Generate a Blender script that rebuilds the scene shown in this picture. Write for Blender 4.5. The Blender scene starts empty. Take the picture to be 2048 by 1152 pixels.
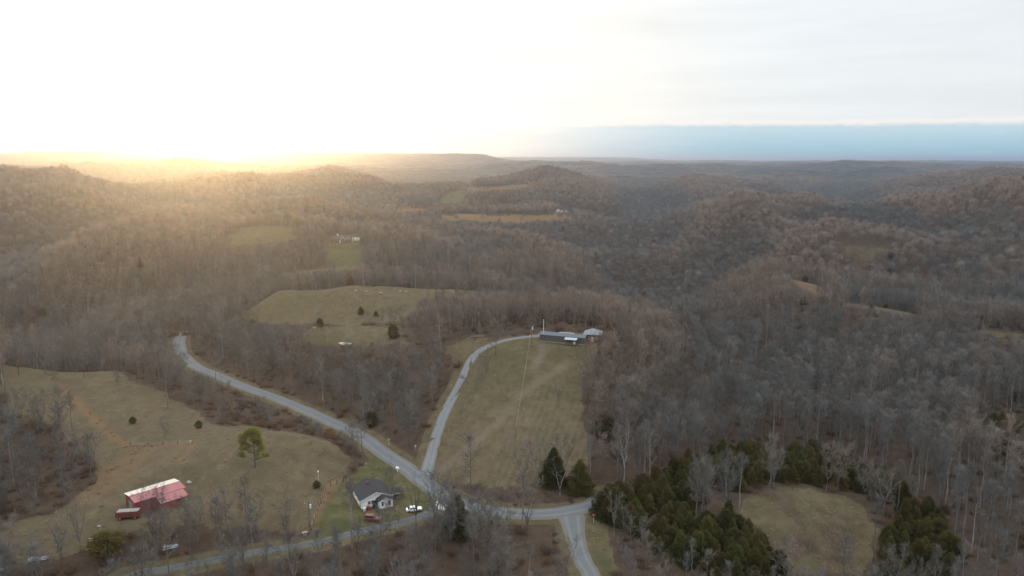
import bpy, math, random, time
import numpy as np
T0 = time.time()
sc = bpy.context.scene
col = sc.collection
R = math.radians
random.seed(7)

# ---------------------------------------------------------------- camera
FPX = 1462.0                      # focal length in pixels of the 2048-wide photograph
PITCH = R(10.0)
CAMZ = 100.0
cd = bpy.data.cameras.new('camera')
cd.sensor_width = 36.0
cd.lens = FPX / 2048 * 36.0
cd.clip_start = 1.0
cd.clip_end = 120000.0
cam = bpy.data.objects.new('camera', cd)
cam.location = (0, 0, CAMZ)
cam.rotation_euler = (R(90) - PITCH, 0, 0)
col.objects.link(cam)
sc.camera = cam

# ---------------------------------------------------------------- light
SUN_AZ = R(-22.6)                 # left of the view direction (+Y)
SUN_EL = R(3.0)
SUNV = (math.sin(SUN_AZ) * math.cos(SUN_EL), math.cos(SUN_AZ) * math.cos(SUN_EL), math.sin(SUN_EL))
sl = bpy.data.lights.new('sun', 'SUN')
sl.energy = 2.5
sl.angle = R(0.5)
sl.color = (1.0, 0.50, 0.17)
sun = bpy.data.objects.new('sun', sl)
sun.rotation_euler = (R(90) - SUN_EL, 0, math.pi - SUN_AZ)
sun.location = (0, 0, 400)
col.objects.link(sun)

world = bpy.data.worlds.new('World')
sc.world = world
world.use_nodes = True
wn = world.node_tree.nodes
wl = world.node_tree.links
wn.clear()
class NT:
    """small helper to write shader maths"""
    def __init__(s, tree): s.n = tree.nodes; s.l = tree.links
    def node(s, t, **kw):
        x = s.n.new(t)
        for k, v in kw.items(): setattr(x, k, v)
        return x
    def put(s, sock, v):
        if v is None: return
        if isinstance(v, bpy.types.NodeSocket): s.l.new(v, sock)
        else:
            try: sock.default_value = v
            except Exception: sock.default_value = tuple(v) + (1.0,)
    def m(s, op, a, b=None, c=None, clamp=False):
        x = s.node('ShaderNodeMath', operation=op, use_clamp=clamp)
        s.put(x.inputs[0], a); s.put(x.inputs[1], b)
        if c is not None: s.put(x.inputs[2], c)
        return x.outputs[0]
    def vm(s, op, a, b=None, out=0):
        x = s.node('ShaderNodeVectorMath', operation=op)
        s.put(x.inputs[0], a); s.put(x.inputs[1], b)
        return x.outputs[out]
    def mix(s, f, a, b, mode='MIX'):
        x = s.node('ShaderNodeMix', data_type='RGBA', blend_type=mode, clamp_factor=True)
        s.put(x.inputs[0], f); s.put(x.inputs[6], a); s.put(x.inputs[7], b)
        return x.outputs[2]
    def smooth(s, v, lo, hi, a=0.0, b=1.0):
        x = s.node('ShaderNodeMapRange', interpolation_type='SMOOTHSTEP')
        s.put(x.inputs[0], v); s.put(x.inputs[1], lo); s.put(x.inputs[2], hi); s.put(x.inputs[3], a); s.put(x.inputs[4], b)
        return x.outputs[0]
    def noise(s, vec, scale, detail=4, rough=0.55, dim='3D'):
        x = s.node('ShaderNodeTexNoise', noise_dimensions=dim)
        s.put(x.inputs['Vector'], vec); x.inputs['Scale'].default_value = scale
        x.inputs['Detail'].default_value = detail; x.inputs['Roughness'].default_value = rough
        return x.outputs[0]
    def comb(s, x_, y_, z_):
        x = s.node('ShaderNodeCombineXYZ')
        s.put(x.inputs[0], x_); s.put(x.inputs[1], y_); s.put(x.inputs[2], z_)
        return x.outputs[0]

W = NT(world.node_tree)
tc = W.node('ShaderNodeTexCoord').outputs['Generated']
dirv = W.vm('NORMALIZE', tc)
sep = W.node('ShaderNodeSeparateXYZ'); wl.new(dirv, sep.inputs[0])
dx, dy, dz = sep.outputs
sd = W.vm('DOT_PRODUCT', dirv, SUNV, out=1)
sdp = W.m('MAXIMUM', sd, 0.0)
sky = W.node('ShaderNodeTexSky', sky_type='NISHITA', sun_disc=False)
sky.sun_elevation = SUN_EL
sky.sun_rotation = SUN_AZ
sky.altitude = 300
skyc = W.mix(1.0, sky.outputs[0], (0.10, 0.10, 0.10, 1), 'MULTIPLY')
# thin bright overcast veil, brightest towards the sun and falling off smoothly away from it
tt = W.m('MULTIPLY_ADD', sd, 0.5, 0.5)
amt = W.m('MULTIPLY_ADD', W.m('POWER', tt, 2.0), 0.06, 0.93)
amt = W.m('ADD', amt, W.m('MULTIPLY', W.m('POWER', sdp, 7.0), 0.38))
veil_t = W.mix(W.smooth(sd, 0.70, 0.985), (0.955, 1.0, 1.035, 1), (1.05, 1.0, 0.92, 1))
streakv = W.comb(W.m('MULTIPLY', dx, 1.5), W.m('MULTIPLY', dy, 1.5), W.m('MULTIPLY', dz, 16.0))
st = W.noise(streakv, 2.2, 5, 0.55)
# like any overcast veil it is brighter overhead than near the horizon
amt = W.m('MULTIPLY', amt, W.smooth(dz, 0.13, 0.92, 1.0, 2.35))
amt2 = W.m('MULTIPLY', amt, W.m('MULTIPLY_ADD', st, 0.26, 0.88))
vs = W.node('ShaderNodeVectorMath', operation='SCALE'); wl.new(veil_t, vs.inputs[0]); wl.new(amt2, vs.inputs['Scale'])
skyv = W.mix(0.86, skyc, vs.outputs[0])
# long low cloud bank lying along the horizon away from the sun
el = W.m('MULTIPLY', W.m('ARCSINE', dz), 57.2958)
az = W.m('ARCTAN2', dx, dy)
edge = W.noise(W.comb(W.m('MULTIPLY', az, 10.0), 3.7, W.m('MULTIPLY', el, 0.5)), 4.2, 7, 0.70)
top = W.m('MULTIPLY_ADD', W.m('SUBTRACT', edge, 0.5), 0.55, W.m('MULTIPLY_ADD', az, -0.62, 2.66))
bank = W.smooth(W.m('SUBTRACT', top, el), -0.10, 0.24)
bankf = W.m('MULTIPLY', bank, W.smooth(sd, 0.998, 0.75))
bn = W.noise(W.comb(W.m('MULTIPLY', az, 5.0), 1.3, W.m('MULTIPLY', el, 1.1)), 2.5, 5, 0.6)
bcol = W.mix(W.smooth(W.m('ADD', el, W.m('MULTIPLY_ADD', bn, 1.6, -0.8)), 0.2, 2.6), (0.345, 0.615, 0.755, 1), (0.60, 0.765, 0.835, 1))
rim = W.m('MULTIPLY', W.smooth(W.m('ABSOLUTE', W.m('SUBTRACT', W.m('SUBTRACT', el, top), 0.20)), 0.26, 0.02), W.smooth(sd, 0.99, 0.75))
skyv = W.mix(W.m('MULTIPLY', rim, 0.55), skyv, (1.08, 0.99, 0.93, 1))
bankf = W.m('MULTIPLY', bankf, W.smooth(bn, 0.15, 0.60, 0.72, 1.0))
skyv = W.mix(bankf, skyv, bcol)
# the glare of the sun itself seen through thin cloud
gl = W.m('ADD', W.m('MULTIPLY', W.m('POWER', sdp, 160.0), 2.2), W.m('MULTIPLY', W.m('POWER', sdp, 3000.0), 16.0))
gv = W.node('ShaderNodeVectorMath', operation='SCALE'); gv.inputs[0].default_value = (1.0, 0.86, 0.55); wl.new(gl, gv.inputs['Scale'])
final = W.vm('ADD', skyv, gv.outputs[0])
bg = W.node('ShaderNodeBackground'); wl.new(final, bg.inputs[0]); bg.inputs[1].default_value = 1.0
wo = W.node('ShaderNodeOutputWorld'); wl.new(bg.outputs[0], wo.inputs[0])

sc.view_settings.view_transform = 'Standard'
sc.view_settings.look = 'None'
sc.view_settings.gamma = 1.0
sc.view_settings.use_curve_mapping = False
sc.view_settings.exposure = 0.0
sc.render.engine = 'CYCLES'
cy = sc.cycles
cy.max_bounces = 4; cy.diffuse_bounces = 2; cy.glossy_bounces = 2; cy.transmission_bounces = 2
cy.volume_bounces = 0; cy.transparent_max_bounces = 4
cy.use_denoising = True
cy.sample_clamp_indirect = 4.0

# ---------------------------------------------------------------- small helpers
def tag(o, label=None, cat=None, group=None, kind=None):
    if label: o['label'] = label
    if cat: o['category'] = cat
    if group: o['group'] = group
    if kind: o['kind'] = kind
    return o

def empty(name, loc, rz=0.0):
    o = bpy.data.objects.new(name, None)
    o.location = tuple(float(c) for c in loc); o.rotation_euler = (0, 0, rz)
    o.empty_display_size = 0.5
    col.objects.link(o)
    return o

def mesh_from(name, verts, faces, mats, mi=None, smooth=False):
    """verts (N,3), faces: array (M,k) or list of tuples"""
    me = bpy.data.meshes.new(name)
    V = np.asarray(verts, dtype=np.float32)
    if isinstance(faces, np.ndarray):
        M, k = faces.shape
        me.vertices.add(len(V)); me.vertices.foreach_set('co', V.ravel())
        me.loops.add(M * k); me.loops.foreach_set('vertex_index', faces.astype(np.int32).ravel())
        me.polygons.add(M)
        me.polygons.foreach_set('loop_start', np.arange(0, M * k, k, dtype=np.int32))
        me.polygons.foreach_set('loop_total', np.full(M, k, dtype=np.int32))
    else:
        me.from_pydata([tuple(v) for v in V.tolist()], [], faces)
    for m in (mats if isinstance(mats, (list, tuple)) else [mats]): me.materials.append(m)
    if mi is not None: me.polygons.foreach_set('material_index', np.asarray(mi, dtype=np.int32))
    me.update(calc_edges=True)
    me.validate()
    if smooth: me.polygons.foreach_set('use_smooth', np.ones(len(me.polygons), dtype=bool))
    return me

def link(name, me, parent=None, loc=None, rz=None):
    o = bpy.data.objects.new(name, me); col.objects.link(o)
    if parent is not None: o.parent = parent
    if loc is not None: o.location = tuple(float(c) for c in loc)
    if rz is not None: o.rotation_euler = (0, 0, rz)
    return o

# value noise on the plane, in numpy
_tab = np.random.default_rng(11).random((256, 256)).astype(np.float32)
def vnoise(x, y):
    xi = np.floor(x).astype(int); yi = np.floor(y).astype(int)
    fx = x - xi; fy = y - yi
    fx = fx * fx * (3 - 2 * fx); fy = fy * fy * (3 - 2 * fy)
    a = _tab[xi & 255, yi & 255]; b = _tab[(xi + 1) & 255, yi & 255]
    c = _tab[xi & 255, (yi + 1) & 255]; d = _tab[(xi + 1) & 255, (yi + 1) & 255]
    return (a * (1 - fx) + b * fx) * (1 - fy) + (c * (1 - fx) + d * fx) * fy
def fbm(x, y, oct=4, gain=0.5):
    s = 0; a = 1.0; t = 0
    for i in range(oct):
        s = s + a * vnoise(x * 2 ** i + 17.3 * i, y * 2 ** i + 9.1 * i); t += a; a *= gain
    return s / t
def ridged(x, y, oct=3):
    s = 0; a = 1.0; t = 0
    for i in range(oct):
        n = vnoise(x * 2 ** i + 31.7 * i, y * 2 ** i + 5.3 * i)
        s = s + a * (1 - np.abs(2 * n - 1)); t += a; a *= 0.45
    return s / t
def sstep(x, a, b):
    t = np.clip((x - a) / (b - a), 0, 1); return t * t * (3 - 2 * t)

CP, SP = math.cos(PITCH), math.sin(PITCH)
def rays(u, v):
    u = np.asarray(u, float); v = np.asarray(v, float)
    x = (u - 1024) / FPX; y = (576 - v) / FPX
    return np.stack([x, CP + y * SP, -SP + y * CP], -1)
def project(P):
    P = np.asarray(P, float); d = P - np.array([0, 0, CAMZ])
    zc = d[..., 1] * CP - d[..., 2] * SP
    yc = d[..., 1] * SP + d[..., 2] * CP
    zc = np.maximum(zc, 1e-3)
    return 1024 + FPX * d[..., 0] / zc, 576 - FPX * yc / zc, zc
# ---------------------------------------------------------------- terrain
# spot heights: picture column, picture row of the ground, height of the ground there
SPOT = """
0 1150 -2;300 1150 -3;700 1150 -4;1000 1150 -3;1190 1150 0;1400 1150 0;1650 1150 -2;2040 1150 0
960 1015 0;1100 1030 0;1185 1012 0;860 975 0;790 920 0;700 865 -1;600 815 -2;480 770 -3;400 735 -4;360 690 -5;372 662 -5
830 1035 0;740 1055 0;640 1085 -1;500 1105 -2;330 1140 -3
750 1000 .8;680 990 1.5;640 1040 .5;310 1000 4;200 1000 4;400 990 4.5;100 1080 1.5;0 1100 1
500 935 6.5;560 862 9;650 880 7;690 920 3;420 870 8.5
300 890 6;250 880 6;420 838 2;330 835 4;200 800 8;120 770 10;60 740 11;230 745 10;0 735 11;330 800 5;150 850 7;80 920 4;0 900 5;60 960 3
0 640 -2;200 600 5;0 520 10;250 500 15;400 560 8;520 455 35;470 480 24;560 490 22;0 430 20;200 430 20;300 395 10;0 400 30;100 600 2;300 680 -5
1060 675 25;1120 690 24.5;1180 682 25;980 690 22;940 740 16;900 800 9.5;870 880 4;850 945 .6;1000 970 2.2;900 960 1.2;1090 965 2.5
1000 850 9;1100 800 13;1180 850 9;1180 940 4;1250 800 11;1250 900 5;1050 760 17;820 800 5;760 850 2;720 760 4;650 770 0;1250 690 22;1350 720 12
700 655 18;620 655 17;785 662 17;690 700 12;850 700 15;560 720 2;640 730 6
700 572 20;900 573 18;560 580 17;760 640 5;500 620 5;620 620 8;940 600 12;960 572 18
1100 505 25;1000 530 18;1200 540 12;900 540 10;1250 600 -2;1300 560 -10
620 532 16;560 545 13;700 555 10;690 487 22;640 490 22;720 520 14;870 480 15
880 428 22;1000 428 20;1090 432 20;1130 424 26;1190 428 24;1000 470 0;1000 485 2;1120 470 4;700 440 20;600 420 25
930 376 45;1050 368 50;920 392 35;1000 395 35;1080 410 25
1250 420 20;1200 390 35;1250 362 52;1240 470 5;1290 440 -5;1330 420 -5
1430 386 50;1500 395 42;1550 410 40;1480 430 20;1400 470 5;1500 470 15;1600 430 30
1545 505 32;1450 520 18;1380 500 5;1600 545 20;1650 585 8;1540 600 14;1400 600 5;1320 630 0
1720 500 -5;1800 490 0;1700 450 25;1850 440 30;1950 480 32;2040 480 28;1900 520 15;2040 540 18;1800 540 5
1760 610 10;1700 600 10;1800 628 10;1900 650 9;2040 672 9;1660 590 11
1600 700 0;1800 720 0;2040 760 2;1700 800 -3;1900 850 -2;2040 900 2;2040 1000 3;1850 1000 0;1500 800 -4;1400 750 4;1350 850 2;1450 880 -2
1600 982 4;1500 1010 2;1620 1050 3;1700 1040 2;1750 1080 0;1620 1140 0;1400 1050 1;1300 1000 1;1450 940 -1;1600 940 -1;1750 960 -2
"""
# heights of hidden ground: picture column, distance, height
HID = [(560, 272, -1), (650, 262, -1), (420, 285, 2), (100, 385, -3), (0, 400, -3), (230, 385, -4), (700, 396, 6), (620, 400, 5), (780, 410, 7),
       (1120, 420, 10), (1000, 425, 5), (1200, 420, 10), (700, 530, 4), (900, 540, 3), (560, 500, 6), (1100, 760, 0), (1000, 820, -3),
       (620, 625, 8), (690, 860, 10), (520, 850, 12), (1545, 680, 0), (1430, 1500, 0), (1250, 2000, 20), (900, 1900, 20), (1050, 2050, 20),
       (1000, 1250, 5), (1130, 1300, 8), (1760, 560, 0), (1950, 560, -3), (1600, 1010, 150 * 0), (1850, 1600, 0), (1700, 1500, 0),
       (0, 100, -3), (500, 100, -4), (1024, 100, -3), (1500, 100, -1), (2048, 100, 0), (1024, 50, -3), (200, 50, -3), (1900, 50, 0),
       (-900, 200, 3), (-900, 600, 5), (-900, 1500, 20), (2950, 200, 3), (2950, 600, 10), (2950, 1500, 20), (-900, 60, 0), (2950, 60, 0),
       (0, 2500, 40), (500, 2500, 40), (1000, 3000, 45), (1500, 2500, 30), (2048, 2500, 30), (0, 1500, 25), (400, 1500, 15), (2048, 1300, 10), (700, 1300, 20)]
cp = []
for row in SPOT.replace('\n', ';').split(';'):
    row = row.split()
    if len(row) != 3: continue
    u, v, z = map(float, row)
    d = rays(u, v); t = (z - CAMZ) / d[2]
    cp.append((math.atan2(d[0], d[1]), math.log(t * math.hypot(d[0], d[1])), z))
for u, D, z in HID:
    cp.append((math.atan((u - 1024) / FPX), math.log(D), z))
cp = np.array(cp)
def _phi(d2): return 0.5 * d2 * np.log(d2 + 1e-9)
n = len(cp)
A = np.zeros((n + 3, n + 3))
d2 = (cp[:, None, 0] - cp[None, :, 0]) ** 2 + (cp[:, None, 1] - cp[None, :, 1]) ** 2
A[:n, :n] = _phi(d2) + 2e-4 * np.eye(n)
A[:n, n] = 1; A[:n, n + 1] = cp[:, 0]; A[:n, n + 2] = cp[:, 1]
A[n:, :n] = A[:n, n:].T
wts = np.linalg.solve(A, np.concatenate([cp[:, 2], [0, 0, 0]])).astype(np.float64)
def tps(a, l):
    out = wts[n] + wts[n + 1] * a + wts[n + 2] * l
    for i in range(n):
        out = out + wts[i] * _phi((a - cp[i, 0]) ** 2 + (l - cp[i, 1]) ** 2)
    return out

GA = np.concatenate([np.linspace(-180, -60, 41)[:-1], np.linspace(-60, -41, 31)[:-1], np.linspace(-41, 41, 560), np.linspace(41, 60, 31)[1:], np.linspace(60, 180, 41)[1:]])
GR = np.concatenate([np.exp(np.linspace(math.log(25), math.log(110), 24))[:-1], np.exp(np.linspace(math.log(110), math.log(700), 270))[:-1], np.exp(np.linspace(math.log(700), math.log(50000), 260))])
GAr = np.radians(GA); GLr = np.log(GR)
NA, NR = len(GA), len(GR)
aa, ll = np.meshgrid(GAr, GLr, indexing='ij')
rr = np.exp(ll); GX = rr * np.sin(aa); GY = rr * np.cos(aa)
def far_height(x, y, r):
    base = np.interp(r, [0, 1200, 3000, 6000, 10000, 20000, 50000], [2, 6, 20, 34, 44, 54, 58])
    amp = np.interp(r, [0, 1200, 3000, 6000, 12000, 30000], [20, 74, 92, 58, 40, 14])
    wx = x + 260 * (fbm(x / 900 + 3, y / 900) - .5); wy = y + 260 * (fbm(x / 900, y / 900 + 8) - .5)
    rg = .5 * ridged(wx / 1500 + 2.2, wy / 1500 + 5.1, 3) + .5 * ridged(wx / 620 + 7.7, wy / 620 + 1.3, 3)
    z = base + amp * (rg - 0.60) * 2.1
    # named hills on the skyline: azimuth deg, distance, height, radius
    for a, D, hh, rad in [(-30, 5600, 84, 420), (-27.5, 7000, 78, 700), (-34, 3200, 40, 420), (-24.5, 6200, 74, 800), (-20.5, 7000, 76, 700), (-15.5, 6400, 76, 900), (-10.5, 7200, 62, 800), (-6.8, 6600, 46, 420), (-3.6, 5600, 52, 240),
                          (-2, 12000, 66, 1100), (0.5, 13500, 74, 1000), (3, 13000, 62, 1000), (6.5, 14500, 52, 1500), (-1.2, 5400, 28, 380), (12, 5000, 6, 600), (9, 3600, 14, 420), (4, 4200, 10, 500)]:
        cx, cyy = D * math.sin(R(a)), D * math.cos(R(a))
        z = z + hh * np.exp(-((x - cx) ** 2 + (y - cyy) ** 2) / (2 * rad * rad))
    return z
ac = np.clip(aa, R(-52), R(52)); lc = np.clip(ll, math.log(50), math.log(3000))
zt = tps(ac, lc)
zf = far_height(GX, GY, rr)
blend = sstep(rr, 1250, 2600)
blend = np.maximum(blend, sstep(np.abs(aa), R(46), R(60)) * sstep(rr, 40, 260))
GZ = zt * (1 - blend) + zf * blend
GZ += (fbm(GX / 70, GY / 70, 3) - .5) * np.interp(rr, [100, 400, 1500, 6000], [1.2, 4.0, 12, 14])
wz = sstep(rr, 400, 620) * (1 - sstep(rr, 1800, 3200))
for u_, v_, z_, rad in [(520, 465, 30, 110), (720, 573, 18, 120), (900, 575, 18, 90), (620, 535, 15, 110), (690, 500, 18, 130), (1545, 505, 32, 50), (1610, 560, 14, 60), (1720, 500, -5, 90),
                        (950, 430, 20, 110), (1120, 430, 22, 110), (1750, 612, 10, 70), (1980, 665, 9, 60), (1060, 375, 45, 200), (930, 390, 35, 160)]:
    d_ = rays(u_, v_); t_ = (z_ - CAMZ) / d_[2]
    wz = wz * sstep(np.hypot(GX - t_ * d_[0], GY - t_ * d_[1]), rad, rad + 130)
GZ += wz * 145 * (ridged(GX / 500 + 4.4, GY / 500 + 2.7, 3) - .64)
def carve(pts, depth, wid):
    # a valley (depth < 0) or a ridge along a line of picture column, distance
    global GZ
    L_ = np.array([((u - 1024) / math.hypot(u - 1024, FPX) * D, FPX / math.hypot(u - 1024, FPX) * D) for u, D in pts])
    dd = np.full(GX.shape, 1e9)
    for a, b in zip(L_[:-1], L_[1:]):
        ab = b - a; t = np.clip(((GX - a[0]) * ab[0] + (GY - a[1]) * ab[1]) / (ab @ ab), 0, 1)
        dd = np.minimum(dd, np.hypot(GX - a[0] - t * ab[0], GY - a[1] - t * ab[1]))
    GZ = GZ + depth * np.exp(-(dd / wid) ** 2)
carve([(1270, 620), (1285, 900), (1305, 1250), (1330, 1560), (1280, 2100), (1330, 2700)], -38, 120)
carve([(1350, 640), (1480, 860), (1600, 980), (1720, 950), (1900, 900)], -26, 70)
carve([(1010, 690), (1130, 760), (1240, 800)], -22, 60)
carve([(1600, 1350), (1680, 1700), (1660, 2600)], -40, 130)
carve([(1650, 1300), (1800, 1180), (2000, 1120)], 28, 120)
carve([(1420, 1080), (1500, 1150), (1560, 1300)], 16, 100)
carve([(1080, 600), (1180, 640)], 12, 50)
carve([(60, 700), (250, 740), (330, 860)], 20, 80); carve([(0, 560), (180, 590), (380, 620)], -22, 60); carve([(-100, 980), (150, 1000), (330, 1150)], -26, 90); carve([(-100, 1300), (180, 1350), (420, 1400)], 26, 120)
GZ = np.where(GZ > 108, 108 + 26 * np.tanh((GZ - 108) / 26), GZ)
GZ = np.clip(GZ, -60, 136)

def hgt(x, y):
    x = np.asarray(x, float); y = np.asarray(y, float)
    a = np.arctan2(x, y); l = np.log(np.maximum(np.hypot(x, y), 26.0))
    fi = np.interp(a, GAr, np.arange(NA)); fj = np.interp(l, GLr, np.arange(NR))
    i = np.minimum(fi.astype(int), NA - 2); j = np.minimum(fj.astype(int), NR - 2)
    fi = fi - i; fj = fj - j
    return (GZ[i, j] * (1 - fi) + GZ[i + 1, j] * fi) * (1 - fj) + (GZ[i, j + 1] * (1 - fi) + GZ[i + 1, j + 1] * fi) * fj
RS = np.exp(np.linspace(math.log(80), math.log(9000), 3600))
def at_many(uv, rmax=9000):
    """where the sight line of a picture point meets the ground"""
    uv = np.asarray(uv, float); d = rays(uv[:, 0], uv[:, 1])
    hor = np.hypot(d[:, 0], d[:, 1]); dn = d / hor[:, None]
    rs = RS[RS < rmax]
    X = dn[:, 0:1] * rs; Y = dn[:, 1:2] * rs; Z = CAMZ + dn[:, 2:3] * rs
    gap = Z - hgt(X, Y)
    hit = gap < 0
    k = np.where(hit.any(1), hit.argmax(1), gap.argmin(1))
    ii = np.arange(len(uv))
    k0 = np.maximum(k - 1, 0); g0 = gap[ii, k0]; g1 = gap[ii, k]
    f = np.where(hit.any(1) & (k > 0), g0 / np.maximum(g0 - g1, 1e-6), 1.0)
    r = rs[k0] * (1 - f) + rs[k] * f
    x = dn[:, 0] * r; y = dn[:, 1] * r
    return np.stack([x, y, hgt(x, y)], -1)
def at(u, v, rmax=9000): return at_many([(u, v)], rmax)[0]

def resample(P, step, closed=False):
    P = np.asarray(P, float)
    Q = np.vstack([2 * P[0] - P[1], P, 2 * P[-1] - P[-2]])
    out = []
    for i in range(1, len(Q) - 2):
        p0, p1, p2, p3 = Q[i - 1:i + 3]
        m = max(2, int(np.linalg.norm(p2 - p1) / step))
        for t in np.linspace(0, 1, m, endpoint=False):
            out.append(0.5 * (2 * p1 + (p2 - p0) * t + (2 * p0 - 5 * p1 + 4 * p2 - p3) * t * t + (3 * p1 - p0 - 3 * p2 + p3) * t ** 3))
    out.append(Q[-2])
    return np.array(out)
def smooth1(z, k):
    k = min(k, len(z) // 2 * 2 - 1)
    if k < 3: return z
    pad = np.concatenate([np.full(k // 2, z[0]), z, np.full(k // 2, z[-1])])
    return np.convolve(pad, np.ones(k) / k, 'valid')

# ---------------------------------------------------------------- roads (centre lines)
ROADS = {}
def road_line(key, uv, step=2.0, extra_end=None, zs=15):
    P = at_many(uv, 600)[:, :2]
    if extra_end is not None: P = np.vstack([P, extra_end])
    L = resample(P, step)
    if key == 'drive':
        for _k in range(3): L = np.column_stack([smooth1(L[:, 0], 9), smooth1(L[:, 1], 9)])
    z = smooth1(smooth1(hgt(L[:, 0], L[:, 1]), zs), zs)
    if key != 'main':                      # meets the main road at its level
        M_ = ROADS['main']; q = min(14, len(z)); zm = M_[np.hypot(L[:q, None, 0] - M_[None, :, 0], L[:q, None, 1] - M_[None, :, 1]).argmin(1), 2]
        w_ = np.clip((np.arange(q) - 2) / (q - 3), 0, 1); z[:q] = (zm - np.where(np.arange(q) < 3, .30 - .08 * np.arange(q), .05)) * (1 - w_) + z[:q] * w_
    ROADS[key] = np.column_stack([L, z])
main_uv = [(372, 664), (360, 676), (359, 692), (368, 712), (395, 734), (440, 753), (500, 776), (560, 800), (630, 828), (700, 862), (760, 897), (815, 938), (858, 972), (905, 1000), (960, 1018), (1020, 1026), (1090, 1028), (1140, 1023), (1185, 1012)]
road_line('main', main_uv, extra_end=np.array([[27.5, 205.6], [30.5, 206.5]]))
road_line('side', [(1140, 1020), (1144, 1040), (1148, 1065), (1157, 1100), (1171, 1130), (1184, 1150)], extra_end=np.array([[20.5, 140.0], [26, 120], [30, 96]]))
road_line('lane', [(905, 1004), (870, 1022), (830, 1036), (780, 1047), (740, 1055), (690, 1069), (640, 1083), (560, 1097), (500, 1106), (410, 1124), (330, 1139), (250, 1150)], extra_end=np.array([[-110, 148.0], [-130, 140]]))
road_line('drive', [(842, 970), (848, 957), (853, 940), (862, 905), (874, 866), (889, 822), (912, 783), (932, 752), (935, 722), (948, 700), (975, 684), (1010, 675), (1050, 670), (1090, 668.5), (1130, 668), (1165, 670)])
RW = {'main': 2.95, 'side': 2.15, 'lane': 1.65, 'drive': 1.75}
allroad = np.vstack([np.column_stack([v, np.full(len(v), RW[k])]) for k, v in ROADS.items()])
def road_dist(x, y, chunk=4000):
    """distance to the nearest road edge, and that road's height"""
    x = np.ravel(x); y = np.ravel(y)
    D = np.full(len(x), 999.0); Z = np.zeros(len(x))
    near = np.where((np.hypot(x, y) > 80) & (np.hypot(x, y) < 470) & (np.abs(x) < 240) & (y > 60))[0]
    for c in range(0, len(near), chunk):
        k = near[c:c + chunk]
        d = np.hypot(x[k, None] - allroad[None, :, 0], y[k, None] - allroad[None, :, 1])
        j = d.argmin(1); dm = d[np.arange(len(k)), j]
        D[k] = dm - allroad[j, 3]; Z[k] = allroad[j, 2]
    return D, Z
rd, rz_ = road_dist(GX, GY)
rd = rd.reshape(GX.shape); rz_ = rz_.reshape(GX.shape)
f = 1 - sstep(rd, 1.2, 9.0)
GZ = GZ * (1 - f) + (rz_ - 0.16) * f
# the pads that buildings stand on are levelled
PADS = []
def level_pad(u, v, rad, soft, rmax=2000):
    global GZ
    p = at(u, v, rmax)
    d = np.hypot(GX - p[0], GY - p[1])
    f = 1 - sstep(d, rad, rad + soft)
    GZ = GZ * (1 - f) + p[2] * f
    PADS.append((p[0], p[1], rad))
    return p
P_BARN = level_pad(312, 1003, 11, 8)
P_HOUSE = level_pad(744, 998, 8, 7)
P_MOBILE = level_pad(1127, 684, 9, 6, 420)
P_HIP = level_pad(1186, 680, 4.5, 4, 420)
P_BRICK = level_pad(684, 484, 14, 10, 900)
P_FARW = level_pad(1125, 421, 14, 10, 1300)

# ---------------------------------------------------------------- open ground (outlines)
def world_poly(uv, rmax):
    uv = np.array(uv, float); out = []
    for i in range(len(uv)):
        a, b = uv[i], uv[(i + 1) % len(uv)]
        m = max(1, int(np.hypot(*(b - a)) / 12))
        for t in range(m): out.append(a + (b - a) * t / m)
    P = at_many(out, rmax)[:, :2]
    return P
def inside(P, x, y):
    x = np.asarray(x); y = np.asarray(y); res = np.zeros(x.shape, bool)
    x0, y0 = P.min(0); x1, y1 = P.max(0)
    k = np.where((x >= x0) & (x <= x1) & (y >= y0) & (y <= y1))
    px = x[k]; py = y[k]; r = np.zeros(px.shape, bool)
    j = len(P) - 1
    for i in range(len(P)):
        xi, yi = P[i]; xj, yj = P[j]
        if yi != yj:
            r ^= ((yi > py) != (yj > py)) & (px < (xj - xi) * (py - yi) / (yj - yi) + xi)
        j = i
    res[k] = r
    return res
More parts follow.
